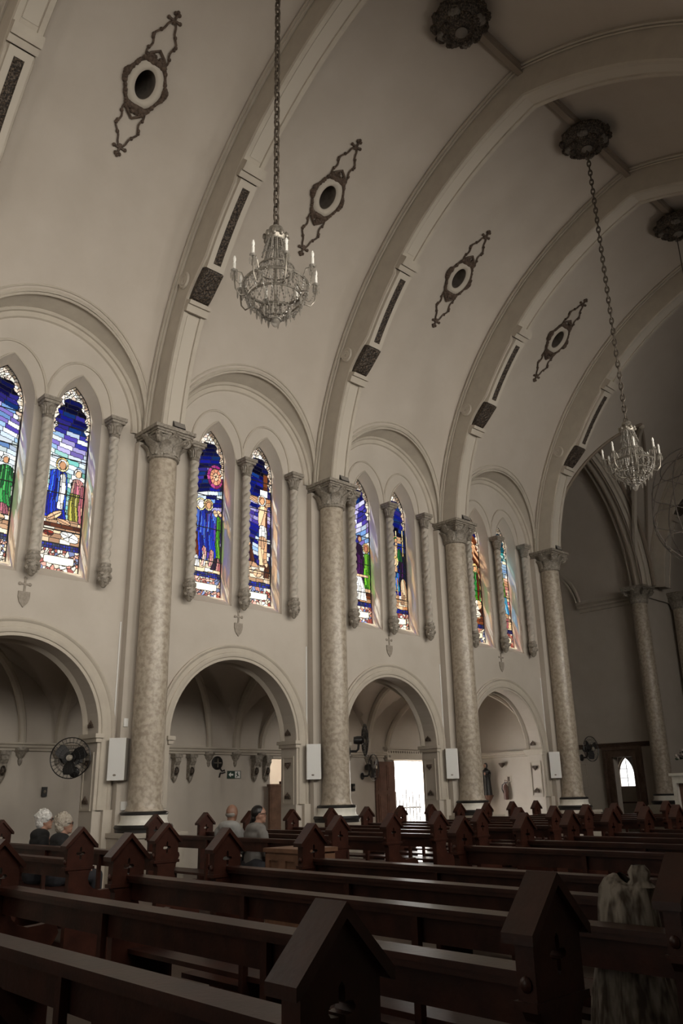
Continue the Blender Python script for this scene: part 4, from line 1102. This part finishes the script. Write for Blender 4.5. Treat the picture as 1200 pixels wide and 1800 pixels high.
# ------------------------------------------------------------------ fans
fan = thing('wall_fan', 'x', 'fan', group='black wall fans')
MB().lathe([(.09, 0), (.09, .02), (.07, .035), (0, .04)], 16, RY(PI / 2)).build('wall_plate', BLACK, fan, True)      # axis +x, plate at x=0
MB().tube([(.03, 0, 0), (.16, 0, 0), (.20, 0, .04), (.22, 0, .20)], .025, 8).build('arm', BLACK, fan, True)
mo = MB().lathe([(.0, -.16), (.07, -.15), (.085, -.08), (.085, .02), (.06, .05), (0, .055)], 14, T((.26, 0, .22)) @ RY(PI / 2)).build('motor', BLACK, fan, True)
BL = MB(); P = []
for i in range(7):
    r = .05 + .22 * i / 6; w = .05 + .055 * math.sin(PI * i / 7); P.append([(-.02 + .05 * j, r, w * (j * 2 - 1) - .02 * i / 6) for j in (0, 1)])
BL.grid(P); BLM = BL.mesh('blade', BLACK, True)
for i in range(3): link('blade', BLM, fan, (.34, 0, .22), (i * 2 * PI / 3 + .5, 0, 0))
gd = MB()
for r, dx, w in ((.33, .34, .008), (.33, .36, .006), (.25, .385, .003), (.17, .40, .003), (.09, .41, .004), (.25, .30, .003), (.15, .29, .003)):
    gd.tube([(dx, r * math.cos(2 * PI * i / 40), .22 + r * math.sin(2 * PI * i / 40)) for i in range(40)], w, 4, True)
for i in range(30):
    a = 2 * PI * i / 30; c_, s_ = math.cos(a), math.sin(a)
    gd.tube([(.41, .06 * c_, .22 + .06 * s_), (.40, .18 * c_, .22 + .18 * s_), (.35, .33 * c_, .22 + .33 * s_)], .0022, 4)
    gd.tube([(.29, .09 * c_, .22 + .09 * s_), (.30, .22 * c_, .22 + .22 * s_), (.34, .33 * c_, .22 + .33 * s_)], .0022, 4)
gd.build('guard', BLACK, fan, True)
MB().lathe([(.055, 0), (.05, .02), (0, .025)], 12, T((.41, 0, .22)) @ RY(PI / 2)).build('guard_badge', BRASS, fan, True)
fan.location = (6.78, YW + .5, 1.93); fan.rotation_euler = (0, 0, R_(-130)); fan['label'] = 'black wall fan in the arch behind the white-haired couple'
dup(fan, (colx(1) + .24, 12.86, 2.32), R_(-38), 'black wall fan fixed high on the marble column by the street door')
dup(fan, (16.25, YB - .02, 1.92), R_(-70), 'black wall fan fixed to the aisle wall beside the street door leaf')
dup(fan, (colx(3) + .27, 12.78, 2.30), R_(-95), 'black wall fan fixed to the last marble column before the transept')

# ------------------------------------------------------------------ things in the side aisle
con = thing('wall_console', 'x', 'wall bracket', group='carved consoles under the aisle cornice')
MB().box(-.10, .10, -.20, 0, .26, .34).build('console_top', CARVED, con)
MB().plate([(0, .26), (-.18, .26), (-.18, .18), (-.12, .10), (-.13, .0), (-.06, -.14), (0, -.2)], [], -.07, .07, lambda a, z, d: (d, a, z)).build('scroll', CARVED, con)
MB().ball((0, -.12, -.02), (.06, .05, .09), 8, 6).build('mask', DARKORN, con, True)
MB().lathe([(0, -.28), (.03, -.24), (.06, -.18), (.05, -.14)], 8, T((0, -.04, 0))).build('drop', CARVED, con, True)
con_spots = [(10.4, 'dark carved wall console on the aisle wall, second before the round iron clock'), (10.8, 'dark carved wall console on the aisle wall, next before the round iron clock'),
             (12.62, 'carved wall console on the aisle wall, next past the exit sign'), (12.96, 'carved wall console between the exit sign console and the lit passage'),
             (6.55, 'carved console on the aisle wall behind the white-haired couple'), (8.3, 'carved console on the aisle wall partly behind the big fan')]
for i, (x, lab) in enumerate(con_spots):
    g = ['consoles before the clock', 'consoles past the exit sign', 'consoles behind the couple'][0 if i < 2 else 1 if i < 4 else 2]
    if i == 0: con.location = (x, YB, 2.06); con['label'] = lab; con['group'] = g
    else: dup(con, (x, YB, 2.06), 0, lab, g)
# round iron clock-like plate with scroll
t = thing('iron_wall_clock', 'round black iron clock with scroll bracket on the aisle wall', 'wall clock', (11.55, YB, 2.22))
MB().lathe([(0, 0), (.15, 0), (.15, .03), (.12, .04), (0, .04)], 20, RX(PI / 2)).build('dial', BLACK, t, True)
MB().box(-.10, .10, -.05, -.04, -.012, .012).box(-.012, .012, -.05, -.04, -.10, .10).build('clock_hands', BRASS, t)
mb = MB(); mb.tube([(.08, -.03, -.12), (.13, -.03, -.18), (.20, -.03, -.16), (.22, -.03, -.21), (.13, -.03, -.23), (.09, -.03, -.22), (.06, -.03, -.32)], .018, 5)
mb.build('scroll', BLACK, t, True)
# exit sign
t = thing('exit_sign', 'small dark green exit sign with white arrow and running figure', 'exit sign', (12.04, YB, 1.96))
MB().box(-.19, .19, -.02, 0, -.085, .085).build('plate', GREEN, t)
ar = MB(); q = lambda a, z, d: (a, d, z)
ar.plate([(-.165, 0), (-.10, .055), (-.10, .02), (-.03, .02), (-.03, -.02), (-.10, -.02), (-.10, -.055)], [], -.021, -.024, q); ar.build('arrow', WHITE, t)
mb = MB(); mb.box(.02, .17, -.022, -.02, -.075, .075); mb.build('pictogram_ground', WHITE, t)
mb = MB(); mb.ball((.09, -.023, .052), (.015, .003, .015), 8, 4); mb.plate([(.075, .035), (.105, .03), (.115, -.005), (.14, -.03), (.13, -.042), (.10, -.02), (.095, -.035), (.06, -.065), (.05, -.055), (.08, -.02), (.08, .01), (.055, .0), (.045, .01)], [], -.0225, -.0245, q); mb.build('running_figure', GREEN, t)
# wooden screen with stepped top in front of the lit passage
t = thing('wooden_screen', 'tall brown wooden screen with stepped carved top before the lit passage', 'wooden screen', (13.19, YB - .2, 0))
MB().box(-.24, .10, -.04, .04, 0, 1.68).box(-.27, .13, -.06, .06, 1.68, 1.74).build('low_panel', CABWOOD, t)
MB().box(-.20, -.05, -.05, -.04, .9, 1.6).build('raised_panel', CABWOOD, t)
MB().plate([(.10, 0), (.10, 1.80), (.16, 1.80), (.16, 1.86), (.22, 1.86), (.22, 1.94), (.29, 1.94), (.29, 2.02), (.42, 2.02), (.42, 0)], [], -.05, .05, lambda a, z, d: (a, d, z)).build('stepped_panel', DOORWOOD, t)
MB().box(.16, .22, -.06, -.05, .3, 1.2).build('dark_slot', WOOD, t)
t = thing('wall_lamp', 'small white shell wall lamp in the lit passage', 'wall lamp', (13.42, YB + 1.66, 2.26))
MB().lathe([(.0, -.14), (.06, -.10), (.12, .0), (.13, .03)], 12, None, PI, 2 * PI).build('shade', WHITE, t, True); MB().box(-.04, .04, -.02, .03, -.08, .02).build('back_plate', STUCCO, t)
# street door: opening, open leaf, carved lintel, yard with fence
t = thing('door_2', 'open panelled wooden door leaf folded back beside the bright street doorway', 'door', kind='structure')
lf = MB().box(D2X0 - .78, D2X0 - .02, YB - .07, YB - .02, .02, 2.30).build('door_leaf', DOORWOOD, t)
for za, zb in ((.15, .65), (.75, 1.45), (1.55, 2.2)):
    for xa in (D2X0 - .70, D2X0 - .36):
        mb = MB().box(xa, xa + .27, YB - .085, YB - .07, za, zb).box(xa + .05, xa + .22, YB - .095, YB - .085, za + .05, zb - .05); mb.build('door_panel', DOORWOOD, lf)
MB().box(D2X0 - .05, D2X0, YB - .04, YB + .02, 0, D2Z).box(D2X1, D2X1 + .1, YB - .04, YB + .02, 0, D2Z).build('door_frame', STUCCO, t)
MB().box(D2X0 - .36, D2X1 + .1, YB - .14, YB, D2Z + .02, D2Z + .16).box(D2X0 - .40, D2X1 + .14, YB - .18, YB, D2Z + .30, D2Z + .36).box(D2X0 - .36, D2X1 + .1, YB - .12, YB, D2Z + .16, D2Z + .30).build('lintel', STUCCO, t)
mb = MB()
for i in range(20): mb.ball((D2X0 - .28 + i * .094, YB - .125, D2Z + .23), (.035, .02, .035), 6, 4)
mb.build('lintel_carving', CARVED, t, True)
mb = MB().add([(11, YB + .42, -.03), (30, YB + .42, -.03), (30, 40, -.03), (11, 40, -.03)], [(0, 1, 2, 3)])
struct('ground', mb, CONCRETE, 'pale concrete yard outside the street door', 'ground')
PALE = mat('grey_fence', (.012, .011, .010), None, .9)
fe = thing('fence', 'slatted fence in the sunlit yard beyond the street door', 'fence', (17.0, 20.6, 0))
PK = MB().box(-.02, .02, -.015, .015, 0, 1.25).mesh('picket', PALE); 
for i in range(44): link('picket', PK, fe, (i * .17, 0, 0), None, (1, 1, 1 + .35 * ((i * 7) % 5) / 5))
MB().box(-.1, 7.5, .015, .04, .3, .36).box(-.1, 7.5, .015, .04, .95, 1.01).build('fence_rail', PALE, fe)
# small wall boxes
for i, (x, z, lab) in enumerate(((7.45, 1.64, 'small black wall fitting behind the white-haired couple'), (15.9, 1.64, 'small black wall fitting beside the street door leaf'))):
    t = thing('wall_fitting', lab, 'wall fitting', (x, YB, z)); MB().box(-.05, .05, -.05, 0, -.09, .09).build('body', BLACK, t); MB().ball((0, -.05, .0), (.03, .03, .04), 8, 5).build('lens', BRASS, t, True)
for i, (x, z) in enumerate(((7.95, 2.33),)):
    t = thing('wall_lamp', 'dark drooping wall lamp under the aisle cornice by the fan', 'wall lamp', (x, YB, z - .1))
    MB().plate([(-.26, .05), (.26, .05), (.20, -.04), (.06, -.08), (0, -.22), (-.06, -.08), (-.20, -.04)], [], -.12, -.02, lambda a, z_, d: (a, d, z_)).build('shade', BLACK, t); MB().box(-.05, .05, -.02, 0, -.05, .05).build('back_plate', BLACK, t)

# black-robed statue on its bracket, fire extinguisher, sign, lamp on the aisle end wall
t = thing('statue', 'dark statue of a robed saint on a wall bracket at the aisle end', 'statue', (XE - .22, 15.72, 1.36))
MB().lathe([(.0, 0), (.155, .0), (.15, .05), (.13, .25), (.12, .45), (.14, .60), (.13, .68), (.06, .73), (.045, .76), (.062, .80), (.065, .85), (.04, .90), (0, .91)], 16, Matrix.Diagonal((.85, 1, 1, 1))).build('robed_figure', BLACK, t, True)
MB().tube([(-.02, -.13, .62), (-.10, -.17, .55), (-.15, -.10, .58)], [.05, .045, .035], 8).build('sleeve', BLACK, t, True)
MB().ball((-.17, -.08, .60), (.03, .03, .04), 7, 5).build('hand', SKIN, t, True); MB().ball((-.045, 0, .825), (.03, .045, .06), 8, 6).build('face', SKIN, t, True)
MB().lathe([(0, -.30), (.03, -.28), (.05, -.2), (.14, -.06), (.17, 0)], 10, T((.03, 0, 0))).build('bracket', DOORWOOD, t, True)
t = thing('fire_extinguisher', 'fire extinguisher hanging on the aisle end wall near the statue', 'fire extinguisher', (XE - .10, 15.14, 1.22))
MB().lathe([(.0, 0), (.065, .01), (.07, .05), (.07, .34), (.05, .40), (.025, .43), (.025, .46)], 14).build('cylinder', RED, t, True)
MB().box(-.02, .02, -.06, .04, .46, .49).build('handle', BLACK, t); MB().tube([(0, .03, .46), (0, .12, .42), (0, .14, .30), (0, .08, .18)], .012, 6).build('hose', BLACK, t, True); MB().box(.05, .09, -.03, .03, .2, .3).build('wall_hook', GREYSIDE, t)
mb = MB().tube([(-.03, .0, .55), (-.03, -.09, .52), (-.03, -.10, .42), (-.03, -.02, .40), (-.03, .0, .55)], .008, 5); mb.build('hanging_strap', DOORWOOD, t)
t = thing('safety_sign', 'small pale safety sign above the fire extinguisher', 'sign', (XE, 15.08, 1.80)); MB().box(-.012, 0, -.09, .09, -.09, .09).build('plate', STUCCO, t); MB().box(-.014, -.012, -.04, .04, -.06, .06).build('pictogram', BROWNORN, t)
t = thing('wall_lamp', 'small brown wall lamp on the aisle end wall above the extinguisher', 'wall lamp', (XE, 15.22, 2.20)); MB().lathe([(0, -.09), (.05, -.05), (.10, .03), (.09, .05)], 10, T((-.10, 0, 0))).build('shade', BROWNORN, t, True); MB().tube([(0, 0, -.02), (-.10, 0, -.06)], .012, 6).build('arm', BROWNORN, t)
# framed notice beside the sacristy door
t = thing('notice_board', 'pale notice board on the transept wall beside the sacristy door', 'notice board', (XT - .005, 16.75, 1.9)); MB().box(-.03, 0, -.26, .26, -.42, .42).build('board', STUCCO, t); MB().box(-.04, -.03, -.22, .22, -.38, .38).build('sheet', PANEL, t)

# side altar with flowers at the edge of the sanctuary
t = thing('side_altar', 'white marble side altar with dark recessed front', 'altar', (24.6, 11.1, .42))
mb = MB().box(-.45, .45, -.62, -.50, 0, 1.36).box(-.45, .45, .50, .62, 0, 1.36).box(-.45, .45, -.50, .50, 1.16, 1.36).box(-.45, .45, -.50, .50, 0, .12); mb.build('frame', STONEW, t)
MB().box(-.50, .50, -.68, .68, 1.36, 1.44).build('altar_top', STONEW, t); MB().box(-.30, .40, -.50, .50, .12, 1.16).build('recess_panel', DOORWOOD, t)
t = thing('flower_vase', 'silver vase of mixed flowers standing on the side altar', 'flower vase', (24.55, 11.42, 1.86))
MB().lathe([(.05, 0), (.06, .02), (.04, .08), (.06, .2), (.08, .26), (.07, .26)], 14).build('vase', WHITE, t, True)
rnd = random.Random(4)
for i in range(34):
    a = rnd.uniform(0, 2 * PI); e = rnd.uniform(.15, 1.3); r = rnd.uniform(.18, .34); p = (r * math.cos(a) * math.sin(e), r * math.sin(a) * math.sin(e), .30 + r * math.cos(e))
    if i % 3 == 0: MB().ball(p, rnd.uniform(.035, .055), 6, 5).build('blossom', PETAL, t, True)
    else: MB().ball(p, (.05, .05, .035), 6, 4).build('leaf', LEAFG, t)
# ------------------------------------------------------------------ pews
END = [(-.10, 0), (-.10, .84), (-.13, .89), (-.13, 1.09), (0, 1.222), (.13, 1.09), (.13, .89), (.10, .84), (.09, .79), (.105, .745), (.15, .705), (.22, .685), (.31, .69), (.38, .70), (.43, .675), (.445, .63), (.42, .58), (.385, .54), (.38, .47), (.41, .40), (.41, .06), (.43, .0)]
QUA = [((.030 + .016 * math.cos(4 * a)) * math.cos(a), 1.015 + (.040 + .020 * math.cos(4 * a)) * math.sin(a)) for a in [2 * PI * i / 24 for i in range(24)]]
xz = lambda a, z, d: (a, d, z)
ENDM = MB().plate(END, [QUA], -.034, .034, xz).mesh('pew_end', WOOD)
CAPM = MB().plate([(-.162, 1.086), (0, 1.250), (.162, 1.086), (.162, 1.056), (.146, 1.062), (0, 1.212), (-.146, 1.062), (-.162, 1.056)], [], -.058, .058, xz).mesh('gable_cap', WOODRAIL)
MOLM = MB().box(-.145, .145, -.042, .042, .875, .90).mesh('end_moulding', WOOD); FOOTM = MB().box(-.12, .43, -.045, .045, 0, .08).mesh('end_foot', WOOD)
KNOBM = MB().ball((-.132, 0, .945), (.014, .022, .024), 10, 6).mesh('edge_bead', WOODRAIL, True)
PEWS = {}
def make_pew(L, label, group, loc):
    key = round(L, 3)
    t = thing('church_pew', label, 'pew', loc, 0, group)
    if key not in PEWS:
        h = L / 2 - .034; m = {}
        m['top_rail'] = MB().box(-.005, .115, -h, h, .905, .93).box(-.015, .122, -h, h, .93, .952).mesh('top_rail', WOODRAIL)
        m['back_board'] = MB().box(.035, .063, -h, h, .785, .905).mesh('back_board', WOOD)
        m['seat'] = MB().box(.03, .42, -h, h, .43, .46).box(.40, .425, -h, h, .40, .462).mesh('seat', WOODRAIL)
        m['kneeler'] = MB().box(-.38, -.24, -h, h, .20, .235).mesh('kneeler', WOOD)
        m['stretcher'] = MB().box(.12, .16, -h, h, .10, .20).mesh('stretcher', WOOD)
        m['support'] = MB().plate([(.0, 0), (.0, .905), (.03, .905), (.04, .46), (.38, .43), (.36, 0)], [[(.10, .04), (.26, .04), (.26, .22), (.10, .22)]], -.022, .022, xz).mesh('support', WOOD)
        m['kneeler_bracket'] = MB().box(-.34, .02, -.02, .02, .15, .20).box(-.36, -.32, -.02, .02, 0, .16).mesh('kneeler_bracket', WOOD)
        PEWS[key] = m
    m = PEWS[key]; h = L / 2 - .034
    for n in ('top_rail', 'back_board', 'seat', 'stretcher'): link(n, m[n], t)
    k = link('kneeler', m['kneeler'], t)
    for y in (-h * .62, 0, h * .62): link('kneeler_bracket', m['kneeler_bracket'], k, (0, y, 0))
    for y in (-h / 3, h / 3): link('support', m['support'], t, (0, y, 0))
    for y in (-L / 2 + .034, L / 2 - .034):
        e = link('pew_end', ENDM, t, (0, y, 0)); link('gable_cap', CAPM, e); link('end_moulding', MOLM, e); link('end_foot', FOOTM, e); link('edge_bead', KNOBM, e)
    return t
ORD = ['first', 'second', 'third', 'fourth', 'fifth', 'sixth', 'seventh', 'eighth', 'ninth', 'tenth', 'eleventh', 'twelfth']
def block(xs, y0, y1, where, group, order):
    for i, x in enumerate(xs):
        n = i if order == 'front' else len(xs) - 1 - i
        make_pew(y1 - y0, 'dark gabled wooden pew, %s row %s' % (ORD[n], where), group, (x, (y0 + y1) / 2, 0))
block([.62, 1.52, 2.44, 3.40, 4.30, 5.24], 1.63, 6.02, 'back from the cross aisle, block away from windows', 'pews of the block away from the windows', 'rear')
block([7.28, 8.42, 9.38, 10.33, 11.28, 12.2, 13.1, 14.0, 14.95, 15.9, 16.85, 17.8], 1.60, 5.95, 'past the cross aisle, block away from windows', 'pews of the block away from the windows', 'front')
block([2.95, 3.90, 4.83], 7.72, 11.95, 'back from the cross aisle, block by the windows', 'pews of the block by the windows', 'rear')
block([7.22, 8.15, 9.06, 9.98, 10.92, 11.85, 12.8, 13.72, 14.65, 15.6, 16.55, 17.5], 7.72, 11.95, 'past the cross aisle, block by the windows', 'pews of the block by the windows', 'front')

# panelled cabinet in the cross aisle
t = thing('panelled_cabinet', 'low light brown panelled wooden cabinet standing in the cross aisle', 'cabinet', (6.18, 7.24, 0))
MB().box(-.24, .24, -.27, .27, .08, .92).build('body', CABWOOD, t); MB().box(-.27, .27, -.30, .30, .92, .96).build('cabinet_top', CABWOOD, t); MB().box(-.25, .25, -.28, .28, 0, .08).build('plinth', CABWOOD, t)
def framed(mb, x0, x1, z0, z1, d, ax):
    for a, b, c, e in ((x0, x1, z0, z0 + .06), (x0, x1, z1 - .06, z1), (x0, x0 + .06, z0 + .06, z1 - .06), (x1 - .06, x1, z0 + .06, z1 - .06)):
        if ax == 'x': mb.box(d - .018, d, a, b, c, e)
        else: mb.box(a, b, d - .018, d, c, e)
    return mb
framed(MB(), -.27, .0, .10, .90, -.24, 'x').build('panel_frame', CABWOOD, t); framed(MB(), .0, .27, .10, .90, -.24, 'x').build('panel_frame', CABWOOD, t)
framed(MB(), -.24, .24, .10, .90, -.27, 'y').build('panel_frame', CABWOOD, t)

# ------------------------------------------------------------------ people
def remesh(mb, voxel, m, name, parent, smooth=6):
    me = mb.mesh('tmp', m); o = bpy.data.objects.new('tmp', me); COL.objects.link(o)
    r = o.modifiers.new('r', 'REMESH'); r.mode = 'VOXEL'; r.voxel_size = voxel
    s = o.modifiers.new('s', 'SMOOTH'); s.iterations = smooth; s.factor = .5
    dg = bpy.context.evaluated_depsgraph_get(); ev = o.evaluated_get(dg); nm = bpy.data.meshes.new_from_object(ev)
    bpy.data.objects.remove(o); nm.polygons.foreach_set('use_smooth', [True] * len(nm.polygons)); nm.name = name
    nm.materials.clear(); nm.materials.append(m)
    return link(name, nm, parent)
def limb(mb, pts, rs, n=10):
    P = [Vector(p) for p in pts]
    for a, b, ra, rb in zip(P, P[1:], rs, rs[1:]):
        k = max(2, int((b - a).length / .03))
        for i in range(k + 1):
            u = i / k; mb.ball(tuple(a.lerp(b, u)), ra + (rb - ra) * u, n, 6)
def person(label, loc, rz, top, turn, skin, shirt, hair, hairstyle, extra, sc=1.0, seat=.46):
    """seated figure facing +x; origin on the floor under the hips, head top at 'top'"""
    t = thing('person', label, 'person', loc, rz)
    hc = top - .115                                    # head centre
    sh = hc - .205                                      # shoulder height
    b = MB()
    # head turned about z
    Mh = T((.03, 0, hc)) @ RZ(turn)
    b.ball((0, 0, .008), (.100, .080, .110), 16, 10, Mh); b.ball((.03, 0, -.055), (.066, .056, .065), 12, 8, Mh); b.ball((.092, 0, -.012), (.018, .014, .026), 8, 6, Mh)
    b.ball((.088, 0, -.058), (.014, .026, .010), 8, 6, Mh); b.ball((.075, 0, -.095), (.022, .028, .018), 8, 6, Mh)
    for s in (-1, 1):
        b.ball((.0, s * .076, -.012), (.022, .010, .034), 8, 6, Mh); b.ball((.078, s * .03, .014), (.014, .017, .010), 8, 6, Mh)
    limb(b, [(.0, 0, sh - .02), (.02, 0, hc - .06)], [.064, .058])
    limb(b, [(-.02, 0, seat + .12), (-.03, 0, seat + .25), (.0, 0, sh - .06)], [.14, .13, .13])
    for s in (-1, 1):
        limb(b, [(-.02, s * .10, sh - .03), (-.02, s * .185, sh - .05), (.02, s * .225, sh - .30), (.24, s * .15, seat + .20)], [.06, .058, .045, .033])
        hx, hy, hz = .27, s * .13, seat + .19
        b.ball((hx + .03, hy, hz), (.05, .040, .02), 8, 6)
        for q in range(4):
            yy = hy - s * (.033 - .022 * q); ln = (.055, .068, .064, .05)[q]
            limb(b, [(hx + .06, yy, hz), (hx + .06 + ln * .6, yy, hz - .012), (hx + .06 + ln, yy, hz - .035)], [.0095, .009, .008], 6)
        limb(b, [(hx + .02, hy - s * .035, hz), (hx + .055, hy - s * .065, hz - .005), (hx + .075, hy - s * .062, hz - .018)], [.011, .010, .008], 6)
        limb(b, [(.02, s * .09, seat + .11), (.46, s * .11, seat + .09), (.47, s * .11, .12)], [.085, .062, .042]); b.ball((.52, s * .11, .05), (.12, .045, .045), 8, 6)
    remesh(b, .0095, skin, 'body', t, 3)
    c = MB()                                           # shirt or coat
    limb(c, [(-.02, 0, seat + .10), (-.04, 0, seat + .22)], [.155, .15])
    for k in range(7):
        u = k / 6; z = seat + .08 + (sh - seat - .06) * u; c.ball((-.02, 0, z), (.125 + .01 * math.sin(PI * u), .165 + .035 * u, .09), 14, 8)
    c.ball((-.015, 0, sh - .01), (.10, .15, .055), 14, 8); c.ball((-.01, 0, sh + .035), (.072, .08, .035), 12, 6)
    for s in (-1, 1): limb(c, [(-.02, s * .12, sh - .02), (-.02, s * .19, sh - .05), (.02, s * .23, sh - .29), (.12, s * .19, seat + .26)], [.075, .078, .062, .055])
    remesh(c, .014, shirt, 'shirt', t, 5)
    d = MB()
    limb(d, [(-.06, -.08, seat + .10), (-.06, .08, seat + .10)], [.135, .135])
    for s in (-1, 1): limb(d, [(.0, s * .09, seat + .11), (.46, s * .11, seat + .095), (.475, s * .11, .12)], [.105, .082, .065])
    remesh(d, .016, TROUS, 'trousers', t, 4)
    if hairstyle == 'short':
        e = MB(); e.ball((-.022, 0, .035), (.116, .104, .112), 16, 10, Mh); e.ball((-.05, 0, -.03), (.075, .094, .085), 12, 8, Mh)
        rr = random.Random(int(top * 1000))
        for k in range(40):
            a = rr.uniform(0, 2 * PI); p = rr.uniform(0.0, 1.9); q = (-.026 + .112 * math.sin(p) * math.cos(a), .100 * math.sin(p) * math.sin(a), .035 + .110 * math.cos(p))
            if q[0] < .055 or q[2] > .08: e.ball(q, rr.uniform(.014, .024), 6, 5, Mh)
        remesh(e, .008, hair, 'hair', t, 1)
    elif hairstyle == 'bun':
        e = MB(); e.ball((-.018, 0, .028), (.100, .084, .102), 16, 10, Mh); e.ball((-.06, 0, -.045), (.055, .060, .06), 12, 8, Mh); limb(e, [tuple(Mh @ Vector((-.085, .0, -.06))), tuple(Mh @ Vector((-.11, .01, -.12))), tuple(Mh @ Vector((-.10, .02, -.20)))], [.034, .03, .018])
        remesh(e, .008, hair, 'hair', t, 2)
    else:
        e = MB(); e.ball((-.028, 0, -.018), (.074, .078, .05), 14, 8, Mh); e.build('hair_fringe', GREYSIDE, t, True)
    if 'glasses' in extra:
        g = MB()
        for s in (-1, 1):
            g.tube([tuple(Mh @ Vector((.098, s * .032 + .024 * math.cos(a), .012 + .018 * math.sin(a)))) for a in [2 * PI * i / 14 for i in range(14)]], .0035, 5, True)
            g.tube([tuple(Mh @ Vector(p)) for p in ((.095, s * .056, .015), (.04, s * .084, .015), (-.01, s * .086, .0))], .0035, 5)
        g.tube([tuple(Mh @ Vector(p)) for p in ((.102, -.01, .014), (.102, .01, .014))], .0035, 5); g.build('glasses', BLACK, t, True)
    if 'collar' in extra: MB().lathe([(.066, sh + .01), (.074, sh + .03), (.072, sh + .062), (.064, sh + .066)], 18, T((.005, 0, 0))).build('collar', CREAM, t, True)
    if 'strap' in extra:
        g = MB().tube([(-.02, -.13, sh + .03), (-.12, -.02, sh - .12), (-.155, .10, sh - .30), (-.12, .18, sh - .40)], .014, 6); g.tube([(-.02, -.13, sh + .03), (.09, -.05, sh - .10), (.13, .05, sh - .28)], .014, 6); g.build('bag_strap', BLACK, t, True)
    return t
person('bald seated man in grey shirt with pale collar', (7.56, 10.42, 0), R_(12), 1.372, R_(5), SKIN2, SHIRTG, HAIRB, 'fringe', ('collar',))
person('seated person with black tied hair, glasses and a dark shoulder strap', (7.57, 9.80, 0), R_(-6), 1.352, R_(-30), SKIN, SHIRTD, HAIRB, 'bun', ('glasses', 'strap'))
person('seated person with white hair and glasses in a black coat', (5.18, 11.42, 0), R_(-10), 1.345, R_(-25), SKIN, COATB, HAIRW, 'short', ('glasses',))
person('seated person with grey-blond hair and glasses in a black coat', (5.20, 10.86, 0), R_(-10), 1.300, R_(-20), SKIN, COATB, HAIRG, 'short', ('glasses',))

# patterned cloth bundle on a pew seat
rnd = random.Random(8); P = []
secs = [(.463, .16, .19), (.52, .165, .195), (.62, .15, .185), (.72, .14, .165), (.82, .125, .145), (.92, .12, .135), (1.0, .115, .13), (1.06, .10, .12), (1.10, .07, .095), (1.115, .03, .06)]
for z, rx, ry in secs:
    row = []
    for i in range(41):
        a = 2 * PI * i / 40; k = 1 + .07 * math.sin(7 * a + z * 3) + .04 * math.sin(13 * a - z * 6); row.append((rx * k * math.cos(a), ry * k * math.sin(a) - .02 * (z - .46), z + .02 * math.sin(3 * a) * (z > 1.0)))
    P.append(row)
t = thing('cloth_bundle', 'pale cloth bundle with dark blotched stripes standing on a pew seat', 'cloth bundle', (3.70, 2.10, 0))
mb = MB(); mb.grid(P); mb.build('wrapped_cloth', CLOTH, t, True, 80)
P = [[(.03 * math.cos(a) * w, -.09 + .045 * math.sin(a) * w, 1.08 + .03 * j) for a in [2 * PI * i / 12 for i in range(13)]] for j, w in enumerate((1.6, 1.0, 1.2, .7))]
mb = MB(); mb.grid(P); mb.build('cloth_knot', CLOTH, t, True, 80)
